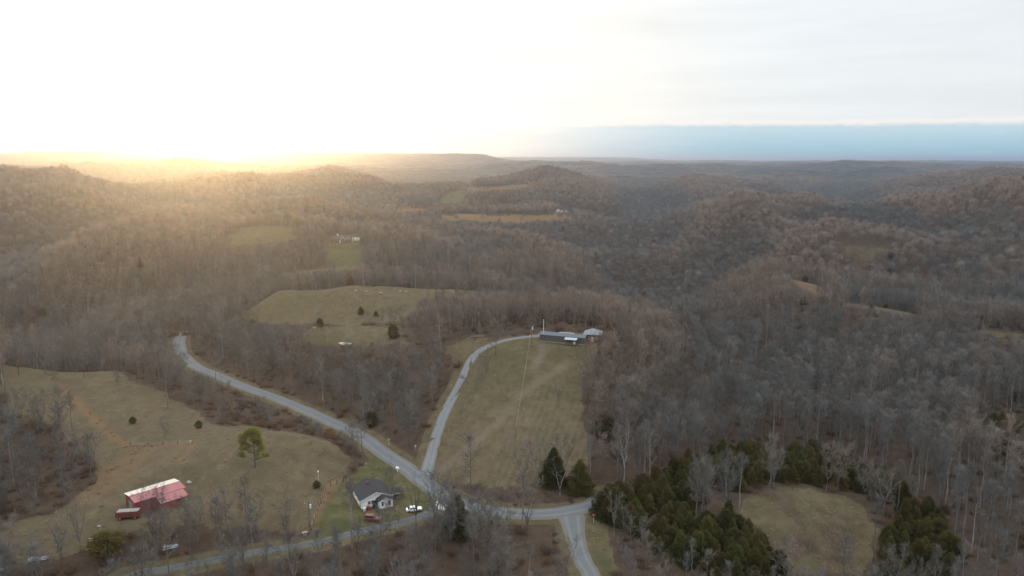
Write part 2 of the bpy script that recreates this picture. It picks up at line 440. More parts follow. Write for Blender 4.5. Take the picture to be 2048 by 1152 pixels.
FIELDS = {
 'barn': ([(0, 735), (60, 733), (180, 730), (240, 745), (300, 775), (345, 800), (400, 825), (425, 848), (470, 853), (560, 857), (620, 872), (670, 893), (700, 920), (703, 945), (690, 965), (655, 985), (640, 1020), (622, 1064), (560, 1066), (480, 1055), (400, 1048), (320, 1060), (230, 1076), (150, 1100), (60, 1122), (0, 1125)], 420),
 'yard': ([(624, 1066), (640, 1015), (655, 985), (700, 962), (735, 925), (760, 908), (800, 945), (850, 985), (892, 1005), (850, 1028), (760, 1048), (700, 1064), (640, 1082)], 330),
 'hill': ([(868, 948), (885, 890), (912, 810), (945, 755), (955, 715), (985, 690), (1040, 672), (1085, 669), (1165, 676), (1200, 690), (1170, 740), (1152, 800), (1165, 850), (1180, 900), (1175, 930), (1120, 955), (1080, 963), (1000, 977), (930, 968), (880, 958)], 420),
 'drivetop': ([(880, 700), (915, 684), (960, 674), (975, 678), (945, 700), (930, 735), (905, 730)], 400),
 'hilltop': ([(1060, 670), (1085, 666), (1190, 662), (1225, 676), (1195, 690), (1080, 680)], 400),
 'a': ([(590, 656), (660, 651), (740, 653), (790, 659), (803, 673), (822, 690), (770, 692), (720, 685), (660, 697), (600, 682)], 400),
 'b': ([(500, 600), (560, 580), (650, 575), (700, 572), (800, 574), (900, 577), (960, 574), (960, 585), (900, 597), (850, 603), (812, 637), (780, 646), (720, 650), (640, 648), (600, 650), (540, 650), (470, 640)], 500),
 'c': ([(545, 540), (560, 534), (620, 532), (680, 533), (722, 531), (720, 541), (650, 544), (560, 549)], 640),
 'lawn': ([(655, 486), (690, 484), (722, 486), (726, 530), (680, 532), (650, 512)], 900),
 'lawn2': ([(700, 468), (728, 467), (722, 486), (700, 486)], 900),
 'd': ([(440, 485), (470, 466), (500, 455), (545, 450), (585, 457), (600, 475), (560, 490), (500, 495)], 900),
 'e': ([(880, 431), (930, 428), (1000, 429), (1080, 433), (1110, 426), (1150, 423), (1195, 428), (1190, 436), (1120, 439), (1060, 443), (1000, 444), (890, 441)], 1300),
 'e2': ([(790, 419), (830, 416), (872, 416), (872, 422), (800, 424)], 1600),
 'r1': ([(905, 376), (970, 376), (1030, 369), (1090, 367), (1085, 373), (1000, 380), (950, 382)], 2300),
 'r2': ([(880, 397), (905, 384), (925, 381), (942, 389), (920, 404), (885, 408)], 2300),
 'r3': ([(925, 402), (990, 394), (1002, 399), (930, 408)], 2300),
 'r4': ([(920, 361), (980, 359), (975, 365), (920, 367)], 2600),
 'bald': ([(1522, 502), (1550, 496), (1569, 504), (1571, 517), (1540, 517)], 640),
 'baldslope': ([(1575, 532), (1604, 545), (1645, 577), (1633, 592), (1590, 572), (1560, 548)], 640),
 'pond': ([(1672, 490), (1720, 485), (1785, 495), (1762, 516), (1740, 528), (1700, 520), (1676, 508)], 1100),
 'strip': ([(1680, 601), (1760, 604), (1832, 624), (1842, 634), (1760, 624), (1685, 612)], 560),
 'strip2': ([(1955, 657), (2060, 670), (2060, 682), (1960, 668)], 520),
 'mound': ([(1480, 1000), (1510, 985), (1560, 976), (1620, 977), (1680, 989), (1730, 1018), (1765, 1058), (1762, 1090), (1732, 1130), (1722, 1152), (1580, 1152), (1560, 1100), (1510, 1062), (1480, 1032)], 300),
 'verge': ([(1165, 1040), (1196, 1032), (1216, 1080), (1232, 1152), (1202, 1152), (1182, 1095)], 230),
}
FP = {k: world_poly(uv, rm) for k, (uv, rm) in FIELDS.items()}
THICKET = world_poly([(-40, 832), (60, 832), (110, 850), (150, 880), (190, 928), (192, 958), (150, 1002), (90, 1032), (-40, 1052)], 330)
NOTREE = world_poly([(880, 962), (930, 972), (1000, 982), (1080, 968), (1120, 960), (1188, 985), (1188, 1005), (1100, 1018), (1000, 1015), (930, 1000), (890, 982)], 300)
SCRUB = world_poly([(430, 850), (560, 858), (640, 872), (700, 905), (712, 945), (730, 925), (700, 880), (640, 845), (560, 815), (470, 800), (400, 815)], 330)
def field_mask(x, y, wob=1.0):
    """1 inside open ground, with a wandering edge"""
    r = np.hypot(x, y)
    w = np.clip(r / 75, 1.5, 14) * wob
    xx = x + w * (fbm(x / 9, y / 9, 3) - .5) * 2; yy = y + w * (fbm(x / 9 + 40, y / 9, 3) - .5) * 2
    res = np.zeros(np.shape(x), bool); names = {}
    for k, P in FP.items():
        i = inside(P, xx, yy); names[k] = i; res |= i
    th = inside(THICKET, xx, yy)
    res &= ~th
    names['thicket'] = th
    return res, names
fm, fn = field_mask(GX, GY)
rd, _ = road_dist(GX, GY); rd = rd.reshape(GX.shape)
grass = fm.astype(np.float32)
grass = np.maximum(grass, (1 - sstep(rd, 1.6, 4.6)) * (rd < 50)).astype(np.float32)
green = np.zeros_like(grass)
for k, g in [('yard', .7), ('lawn', .6), ('lawn2', .4), ('hilltop', .4), ('c', .3), ('b', .12), ('a', .2), ('d', .3), ('r2', .4), ('strip2', .4), ('strip', .2), ('verge', .45), ('mound', .25), ('pond', .22), ('hill', .0)]:
    green[fn[k]] = g
dh = np.hypot(GX - P_MOBILE[0] + 8, GY - P_MOBILE[1] + 10)
green = np.maximum(green, fn['hill'] * .32 * (1 - sstep(dh, 18, 60)))
green = np.maximum(green, (1 - fm) * .16 * (1 - sstep(rd, 1, 5)))
grass[fn['mound']] *= (.25 + .68 * fbm(GX / 11, GY / 11, 3))[fn['mound']]  # mound's shade painted in as thin grass letting dark litter show
grass[fn['pond']] *= (.28 + .5 * fbm(GX / 20, GY / 20, 3))[fn['pond']]
warm = np.zeros_like(grass)                     # orange broom sedge and clay, with low sun painted on far fields
for k, g in [('e', .6), ('e2', .9), ('r1', .35), ('baldslope', .35), ('bald', .1)]: warm[fn[k]] = g
SEDGE = [resample(at_many(q, 420)[:, :2], 1.5) for q in (
    [(122, 776), (150, 800), (185, 835), (215, 865), (240, 884), (262, 893), (300, 893), (345, 890), (380, 886)],
    [(385, 888), (372, 905), (355, 925)], [(160, 985), (205, 960), (245, 935), (270, 918)], [(625, 1060), (640, 1020), (655, 985), (668, 966), (700, 958)])]
for q, wd in zip(SEDGE, (1.8, 1.3, 8.0, 1.4)):
    d = np.full(GX.shape, 999.0); kk = np.where((rr < 420) & (GX < 20))
    dd = np.full(len(kk[0]), 999.0)
    for pnt in q[::2]: dd = np.minimum(dd, np.hypot(GX[kk] - pnt[0], GY[kk] - pnt[1]))
    d[kk] = dd
    warm = np.maximum(warm, (1 - sstep(d, wd * .4, wd * 1.5)) * (.30 if wd > 5 else .58) * (0.6 + .8 * (fbm(GX / 4, GY / 4, 2) - .2)))
mown = fn['hill'] * sstep(GX - .27 * (GY - 240), -6, 6) * (1 - sstep(np.hypot(GX - 12, GY - 232), 22, 48))
track = np.zeros_like(grass)                    # worn earth
TRACK = [resample(at_many(q, 420)[:, :2], 1.5) for q in (
    [(866, 955), (905, 920), (950, 885), (990, 850), (1030, 805), (1075, 765), (1110, 745), (1130, 730)],
    [(930, 905), (980, 880), (1000, 870)], [(1085, 690), (1080, 715), (1065, 740)], [(262, 950), (300, 930), (335, 918), (360, 912)], [(520, 990), (600, 968), (650, 955)])]
for q, wd, a_ in zip(TRACK, (3.2, 1.6, 3.0, 2.0, 1.2), (.9, .7, .8, .7, .35)):
    kk = np.where((rr < 420) & (rr > 120))
    dd = np.full(len(kk[0]), 999.0)
    for pnt in q[::2]: dd = np.minimum(dd, np.hypot(GX[kk] - pnt[0], GY[kk] - pnt[1]))
    d = np.full(GX.shape, 999.0); d[kk] = dd
    track = np.maximum(track, (1 - sstep(d, wd * .25, wd)) * a_ * np.clip(.35 + 1.1 * fbm(GX / 5 + 9, GY / 5, 3), 0, 1))
print('terrain', round(time.time() - T0, 1))

def box_mean(x, y, rad):
    s = 0
    for k in range(8):
        s = s + hgt(x + rad * math.cos(k * .785), y + rad * math.sin(k * .785))
    return s / 8
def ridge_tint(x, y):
    # lit crests and shaded hollows painted into twig tint, besides ruddier ridge oaks
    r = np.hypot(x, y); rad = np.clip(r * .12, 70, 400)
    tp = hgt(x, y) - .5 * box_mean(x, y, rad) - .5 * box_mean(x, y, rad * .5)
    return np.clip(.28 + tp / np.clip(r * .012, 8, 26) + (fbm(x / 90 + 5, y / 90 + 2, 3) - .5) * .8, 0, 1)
idx = np.arange(NA * NR).reshape(NA, NR)
quads = np.stack([idx[:-1, :-1], idx[1:, :-1], idx[1:, 1:], idx[:-1, 1:]], -1).reshape(-1, 4)
# ---------------------------------------------------------------- materials
MATS = {}
def new_mat(name):
    m = bpy.data.materials.new(name); m.use_nodes = True
    m.node_tree.nodes.clear()
    t = NT(m.node_tree)
    b = t.node('ShaderNodeBsdfPrincipled'); o = t.node('ShaderNodeOutputMaterial')
    m.node_tree.links.new(b.outputs[0], o.inputs[0])
    MATS[name] = m
    return m, t, b
def simple(name, colr, rough=0.7, metal=0.0, var=0.25, scale=1.5, spec=0.3, bump=0.0):
    m, t, b = new_mat(name)
    tc_ = t.node('ShaderNodeTexCoord').outputs['Object']
    nz = t.noise(tc_, scale, 5, .6)
    f_ = t.m('MULTIPLY_ADD', nz, 2 * var, 1 - var)
    v = t.node('ShaderNodeVectorMath', operation='SCALE'); v.inputs[0].default_value = colr; t.put(v.inputs['Scale'], f_)
    t.put(b.inputs['Base Color'], v.outputs[0])
    b.inputs['Roughness'].default_value = rough; b.inputs['Metallic'].default_value = metal
    b.inputs['Specular IOR Level'].default_value = spec
    if bump:
        bp = t.node('ShaderNodeBump'); bp.inputs['Strength'].default_value = bump; bp.inputs['Distance'].default_value = .05
        t.put(bp.inputs['Height'], nz); t.put(b.inputs['Normal'], bp.outputs[0])
    return m

# ground: one sheet, with dead grass, lawn, leaf litter, sedge and bare earth laid out by vertex masks
m, t, b = new_mat('ground')
pos = t.node('ShaderNodeNewGeometry').outputs['Position']
at_ = t.node('ShaderNodeVertexColor', layer_name='cover')
sp_ = t.node('ShaderNodeSeparateColor'); t.put(sp_.inputs[0], at_.outputs[0])
g_, gr_, wm_ = sp_.outputs
tr_ = t.node('ShaderNodeAttribute', attribute_name='worn').outputs['Fac']
sq = t.comb(*[0, 0, 0])
n1 = t.noise(pos, 0.035, 5, .6)
n2 = t.noise(pos, 0.22, 5, .65)
n3 = t.noise(pos, 1.6, 4, .7)
straw = t.mix(t.smooth(n2, .3, .7), (0.084, 0.063, 0.038, 1), (0.122, 0.094, 0.059, 1))
straw = t.mix(t.m('MULTIPLY', t.smooth(n1, .42, .68), .55), straw, (0.076, 0.066, 0.039, 1))
straw = t.mix(t.m('MULTIPLY', t.smooth(n3, .50, .78), .35), straw, (0.162, 0.134, 0.086, 1))
straw = t.mix(t.m('MULTIPLY', t.smooth(n3, .46, .25), .35), straw, (0.050, 0.041, 0.027, 1))
lawn = t.mix(t.smooth(n2, .35, .7), (0.046, 0.058, 0.019, 1), (0.092, 0.088, 0.038, 1))
mw_ = t.node('ShaderNodeAttribute', attribute_name='mown').outputs['Fac']
ps_ = t.node('ShaderNodeSeparateXYZ'); t.put(ps_.inputs[0], pos)
ac_ = t.m('ADD', t.m('MULTIPLY', ps_.outputs[0], .963), t.m('MULTIPLY', ps_.outputs[1], -.27))
sw = t.m('SINE', t.m('ADD', t.m('MULTIPLY', ac_, 2.55), t.m('MULTIPLY', n2, 2.0)))
straw = t.mix(t.m('MULTIPLY', mw_, t.smooth(sw, -.2, .9, 0, .32)), straw, (0.140, 0.116, 0.075, 1))
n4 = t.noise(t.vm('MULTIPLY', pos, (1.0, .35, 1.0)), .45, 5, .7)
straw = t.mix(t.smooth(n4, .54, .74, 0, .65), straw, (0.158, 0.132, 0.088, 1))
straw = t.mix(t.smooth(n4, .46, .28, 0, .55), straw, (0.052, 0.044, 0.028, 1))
gcol = t.mix(t.m('MULTIPLY', gr_, t.smooth(n1, .25, .6, .55, 1.0)), straw, lawn)
sedge = t.mix(t.smooth(n3, .3, .7), (0.20, 0.112, 0.052, 1), (0.15, 0.088, 0.045, 1))  # sedge orange, also the sunlight colour painted on the far fields
gcol = t.mix(wm_, gcol, sedge)
gcol = t.mix(t.m('MULTIPLY', tr_, .85), gcol, t.mix(n3, (0.115, 0.088, 0.062, 1), (0.165, 0.135, 0.10, 1)))
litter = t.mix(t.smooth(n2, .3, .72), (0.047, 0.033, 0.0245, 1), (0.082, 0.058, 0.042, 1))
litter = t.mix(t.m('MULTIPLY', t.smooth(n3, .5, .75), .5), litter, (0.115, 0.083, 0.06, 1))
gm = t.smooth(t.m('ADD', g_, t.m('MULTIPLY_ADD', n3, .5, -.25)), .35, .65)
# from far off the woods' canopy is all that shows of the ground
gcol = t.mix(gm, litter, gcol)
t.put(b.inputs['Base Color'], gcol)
b.inputs['Roughness'].default_value = .95; b.inputs['Specular IOR Level'].default_value = 0.08
bp = t.node('ShaderNodeBump'); bp.inputs['Strength'].default_value = .6; bp.inputs['Distance'].default_value = .15
t.put(bp.inputs['Height'], t.m('ADD', t.m('MULTIPLY', n3, .5), n2)); t.put(b.inputs['Normal'], bp.outputs[0])

def tree_mat(name, c0, c1, rough=.9, transl=0.0, stretch=False):
    m, t, b = new_mat(name)
    oi = t.node('ShaderNodeObjectInfo').outputs['Random']
    ti = t.node('ShaderNodeAttribute', attribute_name='tint', attribute_type='INSTANCER').outputs['Fac']
    tco = t.node('ShaderNodeTexCoord').outputs['Object']
    nz = t.noise(tco, .9, 3, .6)
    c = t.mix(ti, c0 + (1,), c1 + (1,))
    f_ = t.m('ADD', t.m('MULTIPLY_ADD', oi, .55, .55), t.m('MULTIPLY_ADD', nz, .7, -.18))
    v = t.node('ShaderNodeVectorMath', operation='SCALE'); t.put(v.inputs[0], c); t.put(v.inputs['Scale'], f_)
    t.put(b.inputs['Base Color'], v.outputs[0])
    b.inputs['Roughness'].default_value = rough; b.inputs['Specular IOR Level'].default_value = .1
    if transl:
        o = [x for x in m.node_tree.nodes if x.type == 'OUTPUT_MATERIAL'][0]
        tr = t.node('ShaderNodeBsdfTranslucent'); t.put(tr.inputs[0], v.outputs[0])
        mx = t.node('ShaderNodeMixShader'); mx.inputs[0].default_value = transl
        t.l.new(b.outputs[0], mx.inputs[1]); t.l.new(tr.outputs[0], mx.inputs[2]); t.l.new(mx.outputs[0], o.inputs[0])
    return m
M_BARK = tree_mat('bark', (0.135, 0.129, 0.121), (0.15, 0.13, 0.11))
M_PALE = tree_mat('pale_bark', (0.21, 0.205, 0.19), (0.27, 0.26, 0.24))
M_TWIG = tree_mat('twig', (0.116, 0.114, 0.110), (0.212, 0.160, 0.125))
M_PTWIG = tree_mat('pale_twig', (0.20, 0.19, 0.172), (0.21, 0.17, 0.13))
M_CEDAR = tree_mat('cedar_foliage', (0.058, 0.062, 0.020), (0.105, 0.076, 0.028), transl=.15)
M_PINE = tree_mat('pine_needles', (0.23, 0.24, 0.045), (0.26, 0.25, 0.045), transl=.55)
M_BRUSH = tree_mat('brush_twig', (0.088, 0.064, 0.048), (0.120, 0.070, 0.042))
M_DRY = tree_mat('dry_grass_blade', (0.34, 0.285, 0.19), (0.26, 0.16, 0.085), transl=.4)
M_LEAF = tree_mat('dead_leaf', (0.34, 0.23, 0.14), (0.34, 0.20, 0.09), transl=.3)

# road surfaces
def road_mat(name, c0, c1, rut):
    m, t, b = new_mat(name)
    pos = t.node('ShaderNodeNewGeometry').outputs['Position']
    ac = t.node('ShaderNodeAttribute', attribute_name='across').outputs['Fac']
    n1 = t.noise(pos, .12, 5, .6); n2 = t.noise(pos, 2.5, 4, .7)
    c = t.mix(t.m('ADD', t.m('MULTIPLY', n1, .6), t.m('MULTIPLY', n2, .4)), c0, c1)
    a2 = t.m('ABSOLUTE', ac)
    wheel = t.smooth(t.m('ABSOLUTE', t.m('SUBTRACT', a2, .5)), .22, .05)
    c = t.mix(t.m('MULTIPLY', wheel, .45), c, rut)
    edge_ = t.smooth(t.m('ADD', a2, t.m('MULTIPLY_ADD', n2, .24, -.12)), .86, 1.0)
    c = t.mix(t.m('MULTIPLY', edge_, .75), c, (0.15, 0.125, 0.085, 1))
    t.put(b.inputs['Base Color'], c); b.inputs['Roughness'].default_value = .85; b.inputs['Specular IOR Level'].default_value = .2
    bp = t.node('ShaderNodeBump'); bp.inputs['Strength'].default_value = .4; bp.inputs['Distance'].default_value = .03
    t.put(bp.inputs['Height'], n2); t.put(b.inputs['Normal'], bp.outputs[0])
    return m
M_ROAD = road_mat('worn_asphalt', (0.080, 0.086, 0.093, 1), (0.168, 0.175, 0.18, 1), (0.185, 0.192, 0.197, 1))
M_GRAVEL = road_mat('gravel', (0.115, 0.123, 0.132, 1), (0.18, 0.19, 0.20, 1), (0.20, 0.212, 0.22, 1))
M_LANE = road_mat('dull_gravel', (0.060, 0.062, 0.062, 1), (0.118, 0.12, 0.12, 1), (0.135, 0.138, 0.138, 1))
M_CONC = simple('concrete', (0.50, 0.50, 0.48), .85, var=.25, scale=.8)

# ---------------------------------------------------------------- terrain and road meshes
gme = mesh_from('ground', np.stack([GX, GY, GZ], -1).reshape(-1, 3), quads, MATS['ground'], smooth=True)
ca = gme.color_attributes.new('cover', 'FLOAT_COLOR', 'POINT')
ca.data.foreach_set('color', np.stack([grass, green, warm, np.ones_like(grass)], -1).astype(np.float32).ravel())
mo_ = gme.attributes.new('mown', 'FLOAT', 'POINT'); mo_.data.foreach_set('value', mown.astype(np.float32).ravel())
wa = gme.attributes.new('worn', 'FLOAT', 'POINT'); wa.data.foreach_set('value', track.astype(np.float32).ravel())
tag(link('ground', gme), 'rolling ground of dry winter grass, leaf litter and wooded hills', 'ground', kind='structure')

def build_road(key, name, mat, label, widen=None):
    L = ROADS[key]; hw = RW[key]
    d = np.gradient(L[:, :2], axis=0); d /= np.linalg.norm(d, axis=1)[:, None] + 1e-9
    nr = np.stack([d[:, 1], -d[:, 0]], -1)
    prof = [(-1.15, -.22), (-1.0, .0), (-.5, .05), (0, .08), (.5, .05), (1.0, .0), (1.15, -.22)]
    V = []; ac = []
    for i, p in enumerate(L):
        h_ = hw if widen is None else hw * widen(i, len(L))
        jit = 1 + .05 * (float(vnoise(np.array(p[0] * .7), np.array(p[1] * .7))) - .5)
        for s, z in prof:
            q = p[:2] + nr[i] * s * h_ * jit
            V.append((q[0], q[1], p[2] + z + ROADZ[key])); ac.append(max(-1, min(1, s)))
    k = len(prof); n_ = len(L); ii = np.arange(n_ - 1)[:, None] * k + np.arange(k - 1)[None, :]
    F_ = np.stack([ii, ii + 1, ii + k + 1, ii + k], -1).reshape(-1, 4)
    me = mesh_from(name, V, F_[:, ::-1], mat, smooth=True)
    at2 = me.attributes.new('across', 'FLOAT', 'POINT'); at2.data.foreach_set('value', np.array(ac, np.float32))
    return tag(link(name, me), label, 'road', kind='structure')
ROADZ = {'main': .03, 'side': 0.01, 'lane': -.02, 'drive': 0.0}
build_road('main', 'road', M_ROAD, 'worn grey country road curving through the valley to the junction')
build_road('side', 'road', M_ROAD, 'wide side road running from the junction towards the bottom edge', lambda i, n_: 1.0 + 1.3 * math.exp(-i / 3.0))
build_road('lane', 'gravel_lane', M_LANE, 'gravel lane passing in front of the white farmhouse', lambda i, n_: 1.0 + 1.2 * math.exp(-i / 3.0))
build_road('drive', 'driveway', M_GRAVEL, 'pale gravel driveway climbing the grassy hill to the long low house', lambda i, n_: 1.0 + 1.3 * math.exp(-i / 2.2))
# concrete apron between the lane and the road
ap = at_many([(874, 1003), (892, 992), (915, 1006), (903, 1018), (884, 1022), (868, 1018)], 300)
av = [(p[0], p[1], hgt(p[0], p[1]) + .24) for p in ap]
av2 = [(p[0], p[1], hgt(p[0], p[1]) - .2) for p in ap]
kk = len(av)
tag(link('concrete_apron', mesh_from('concrete_apron', av + av2, [tuple(range(kk))[::-1]] + [(i, (i + 1) % kk, (i + 1) % kk + kk, i + kk) for i in range(kk)], M_CONC)),
    'pale concrete apron where the gravel lane meets the road', 'pavement', kind='structure')

# haze: one closed box of thin even air round camera and land
HZ = (-52000, 52000, -52000, 52000, float(GZ.min()) - 1.5, max(float(GZ.max()) + 22, 135.0))
m = bpy.data.materials.new('haze_air'); m.use_nodes = True; m.node_tree.nodes.clear()
pv = m.node_tree.nodes.new('ShaderNodeVolumePrincipled'); mo = m.node_tree.nodes.new('ShaderNodeOutputMaterial')
pv.inputs['Color'].default_value = (0.60, 0.77, 1.0, 1)
pv.inputs['Density'].default_value = HAZE_D = 1.15e-4
pv.inputs['Anisotropy'].default_value = 0.82
m.node_tree.links.new(pv.outputs[0], mo.inputs['Volume'])
x0, x1, y0, y1, z0, z1 = HZ
hv = [(x, y, z) for z in (z0, z1) for y in (y0, y1) for x in (x0, x1)]
hf = [(0, 2, 3, 1), (4, 5, 7, 6), (0, 1, 5, 4), (2, 6, 7, 3), (0, 4, 6, 2), (1, 3, 7, 5)]
tag(link('haze', mesh_from('haze', hv, hf, m)), 'thin even evening haze lying over the whole landscape', 'haze', kind='stuff')
print('ground built', round(time.time() - T0, 1), 'zmax', GZ.max())
# ---------------------------------------------------------------- plants: prototype meshes
def frames(D):
    D = D / (np.linalg.norm(D, axis=1)[:, None] + 1e-9)
    ref = np.where(np.abs(D[:, 2:3]) > .9, np.array([[1., 0, 0]]), np.array([[0, 0, 1.]]))
    A_ = np.cross(D, ref); A_ /= np.linalg.norm(A_, axis=1)[:, None] + 1e-9
    return A_, np.cross(D, A_)
def spikes(P0, P1, r):
    """thin three-sided tapering twigs"""
    P0 = np.asarray(P0, float); P1 = np.asarray(P1, float); n_ = len(P0)
    r = np.broadcast_to(np.asarray(r, float), (n_,))
    A_, B_ = frames(P1 - P0); V = np.zeros((n_, 4, 3))
    for k in range(3):
        a = 2 * math.pi * k / 3
        V[:, k] = P0 + r[:, None] * (A_ * math.cos(a) + B_ * math.sin(a))
    V[:, 3] = P1
    o = (np.arange(n_) * 4)[:, None, None]
    return V.reshape(-1, 3), (o + np.array([[0, 1, 3], [1, 2, 3], [2, 0, 3]])[None]).reshape(-1, 3)
def tubes(P0, P1, r0, r1, s=4):
    P0 = np.asarray(P0, float); P1 = np.asarray(P1, float); n_ = len(P0)
    r0 = np.broadcast_to(np.asarray(r0, float), (n_,)); r1 = np.broadcast_to(np.asarray(r1, float), (n_,))
    A_, B_ = frames(P1 - P0); V = np.zeros((n_, 2 * s, 3))
    for k in range(s):
        a = 2 * math.pi * k / s; d = A_ * math.cos(a) + B_ * math.sin(a)
        V[:, k] = P0 + r0[:, None] * d; V[:, s + k] = P1 + r1[:, None] * d
    T = []
    for k in range(s):
        k2 = (k + 1) % s; T += [[k, k2, s + k2], [k, s + k2, s + k]]
    o = (np.arange(n_) * 2 * s)[:, None, None]
    return V.reshape(-1, 3), (o + np.array(T)[None]).reshape(-1, 3)
def join(parts):
    V = []; F_ = []; o = 0
    for v, f in parts:
        V.append(v); F_.append(f + o); o += len(v)
    return np.concatenate(V), np.concatenate(F_)

def rot_about(D, ang, az, rng):
    """directions leaning ang away from D, at azimuth az round it"""
    A_, B_ = frames(D); D = D / (np.linalg.norm(D, axis=1)[:, None] + 1e-9)
    return D * np.cos(ang)[:, None] + (A_ * np.cos(az)[:, None] + B_ * np.sin(az)[:, None]) * np.sin(ang)[:, None]

def bare_tree(seed, H, Rc, cb, limbs=16, lean=0.0, fork=0, nsec=6, ntw=9, tw=.026, sec_r=.045, low=35, high=68, r0=None, droop=0, shape='round', twl=1.25):
    """returns (trunk verts, faces), (crown verts, faces): a leafless tree of height H"""
    rg = np.random.default_rng(seed); r0 = r0 or .0115 * H + .02
    T = []; C = []
    stems = []
    def stem(p, top, r, n_=8, wob=.02):
        pts = [np.array(p, float)]
        for k in range(1, n_ + 1):
            f_ = k / n_
            q = np.array(p) * (1 - f_) + np.array(top) * f_ + rg.normal(0, wob * H * .35, 3) * np.array([1, 1, .2]) * (1 if k < n_ else .3)
            pts.append(q)
        pts = np.array(pts); rad = r * (1 - .86 * (np.arange(n_ + 1) / n_) ** 1.1)
        T.append(tubes(pts[:-1], pts[1:], rad[:-1], rad[1:], 5)); stems.append((pts, rad))
    if fork:
        hb = H * cb * .8
        stem((0, 0, -.4), (lean * hb * .5, 0, hb), r0, 4, .008)
        base, rad = stems.pop()
        a0 = rg.random() * 6.28
        for k in range(fork):
            a = a0 + k * 6.28 / fork + rg.normal(0, .3); sp = Rc * rg.uniform(.45, .75)
            stem(base[-1], (base[-1][0] + math.cos(a) * sp, base[-1][1] + math.sin(a) * sp, H * rg.uniform(.86, 1.0)), r0 * .72, 7, .03)
    else:
        stem((0, 0, -.4), (lean * H, rg.normal(0, .02) * H, H * .95), r0)
    # lower flare
    T.append(tubes([(0, 0, -.5)], [(0, 0, .7)], [r0 * 1.5], [r0 * 1.02], 6))
    L0 = []; LD = []; LL = []; LR = []
    per = max(3, int(limbs / len(stems)))
    for pts, rad in stems:
        for i in range(per):
            z = (cb * H + (H * .97 - cb * H) * ((i + rg.random() * .8) / per)) if not fork else pts[0][2] + (pts[-1][2] - pts[0][2]) * ((i + .8 * rg.random()) / per * .9 + .1)
            k = int(np.clip(np.searchsorted(pts[:, 2], z) - 1, 0, len(pts) - 2))
            f_ = np.clip((z - pts[k][2]) / max(pts[k + 1][2] - pts[k][2], .01), 0, 1)
            p = pts[k] * (1 - f_) + pts[k + 1] * f_
            t_ = np.clip((z - cb * H) / (H - cb * H), 0, 1)
            a = i * 2.4 + rg.normal(0, .35)
            e = R(low + (high - low) * t_ + rg.normal(0, 7))
            prof = {'round': (0.55 + 1.4 * t_ * (1 - t_) * 1.3) * (1 - .45 * t_ ** 3), 'vase': .5 + .6 * t_, 'tall': (.55 + .6 * math.sin(math.pi * min(1, t_ + .12))) * (1 - .4 * t_)}[shape]
            L = Rc * prof * rg.uniform(.75, 1.12) / max(.55, math.cos(e)) * .82
            L = min(L, (H * 1.04 - p[2]) / max(.2, math.sin(e)) if e > .3 else L)
            L0.append(p); LD.append((math.cos(a) * math.cos(e), math.sin(a) * math.cos(e), math.sin(e))); LL.append(max(L, .6)); LR.append(max(.035, rad[k] * .42))
    L0 = np.array(L0); LD = np.array(LD); LL = np.array(LL); LR = np.array(LR); nl = len(L0)
    segs = 4; P = L0.copy(); D = LD.copy(); pts = [P.copy()]
    for s in range(segs):
        D = D + rg.normal(0, .16, (nl, 3)) + np.array([0, 0, .09 - .12 * droop]); D /= np.linalg.norm(D, axis=1)[:, None]
        P2 = P + D * (LL / segs)[:, None]
        T.append(tubes(P, P2, LR * (1 - .22 * s), LR * (1 - .22 * (s + 1)) + .008, 4 if s < 2 else 3)); P = P2; pts.append(P.copy())
    pts = np.array(pts)                               # segs+1, nl, 3
    # second order
    li = np.repeat(np.arange(nl), nsec); m_ = len(li)
    f_ = np.tile(np.linspace(.22, 1.0, nsec), nl) + rg.normal(0, .05, m_); f_ = np.clip(f_, .12, 1) * segs
    k = np.minimum(f_.astype(int), segs - 1); ff = (f_ - k)[:, None]
    S0 = pts[k, li] * (1 - ff) + pts[k + 1, li] * ff
    dl = pts[k + 1, li] - pts[k, li]
    SD = rot_about(dl, np.radians(rg.uniform(22, 62, m_)), rg.random(m_) * 6.28, rg); SD[:, 2] += .22 - .3 * droop
    SD /= np.linalg.norm(SD, axis=1)[:, None]
    SL = np.clip(LL[li] * rg.uniform(.26, .52, m_), .8, 3.4)
    S1 = S0 + SD * SL[:, None]
    C.append(tubes(S0, S1, np.minimum(sec_r, LR[li] * .6), sec_r * .25, 3))
    # twigs
    ti = np.repeat(np.arange(m_), ntw); q = len(ti)
    g = np.clip(np.tile(np.linspace(.15, 1, ntw), m_) + rg.normal(0, .08, q), .05, 1)[:, None]
    T0_ = S0[ti] * (1 - g) + S1[ti] * g
    TD = rot_about(SD[ti], np.radians(rg.uniform(18, 66, q)), rg.random(q) * 6.28, rg); TD[:, 2] += .18 - .35 * droop
    TD /= np.linalg.norm(TD, axis=1)[:, None]
    T1 = T0_ + TD * (twl * rg.uniform(.55, 1.35, q))[:, None]
    C.append(spikes(T0_, T1, tw))
    # twiglets
    h = rg.uniform(.35, .9, (q, 1)); W0 = T0_ * (1 - h) + T1 * h
    WD = rot_about(TD, np.radians(rg.uniform(25, 60, q)), rg.random(q) * 6.28, rg)
    C.append(spikes(W0, W0 + WD * (twl * .6 * rg.uniform(.5, 1.2, q))[:, None], tw * .75))
    return join(T), join(C)

def proto_mesh(name, parts, mats):
    """parts: list of (verts, faces) one per material -> one mesh"""
    V, F_ = join(parts); mi = np.concatenate([np.full(len(f), i) for i, (v, f) in enumerate(parts)])
    return mesh_from(name, V, F_, mats, mi)

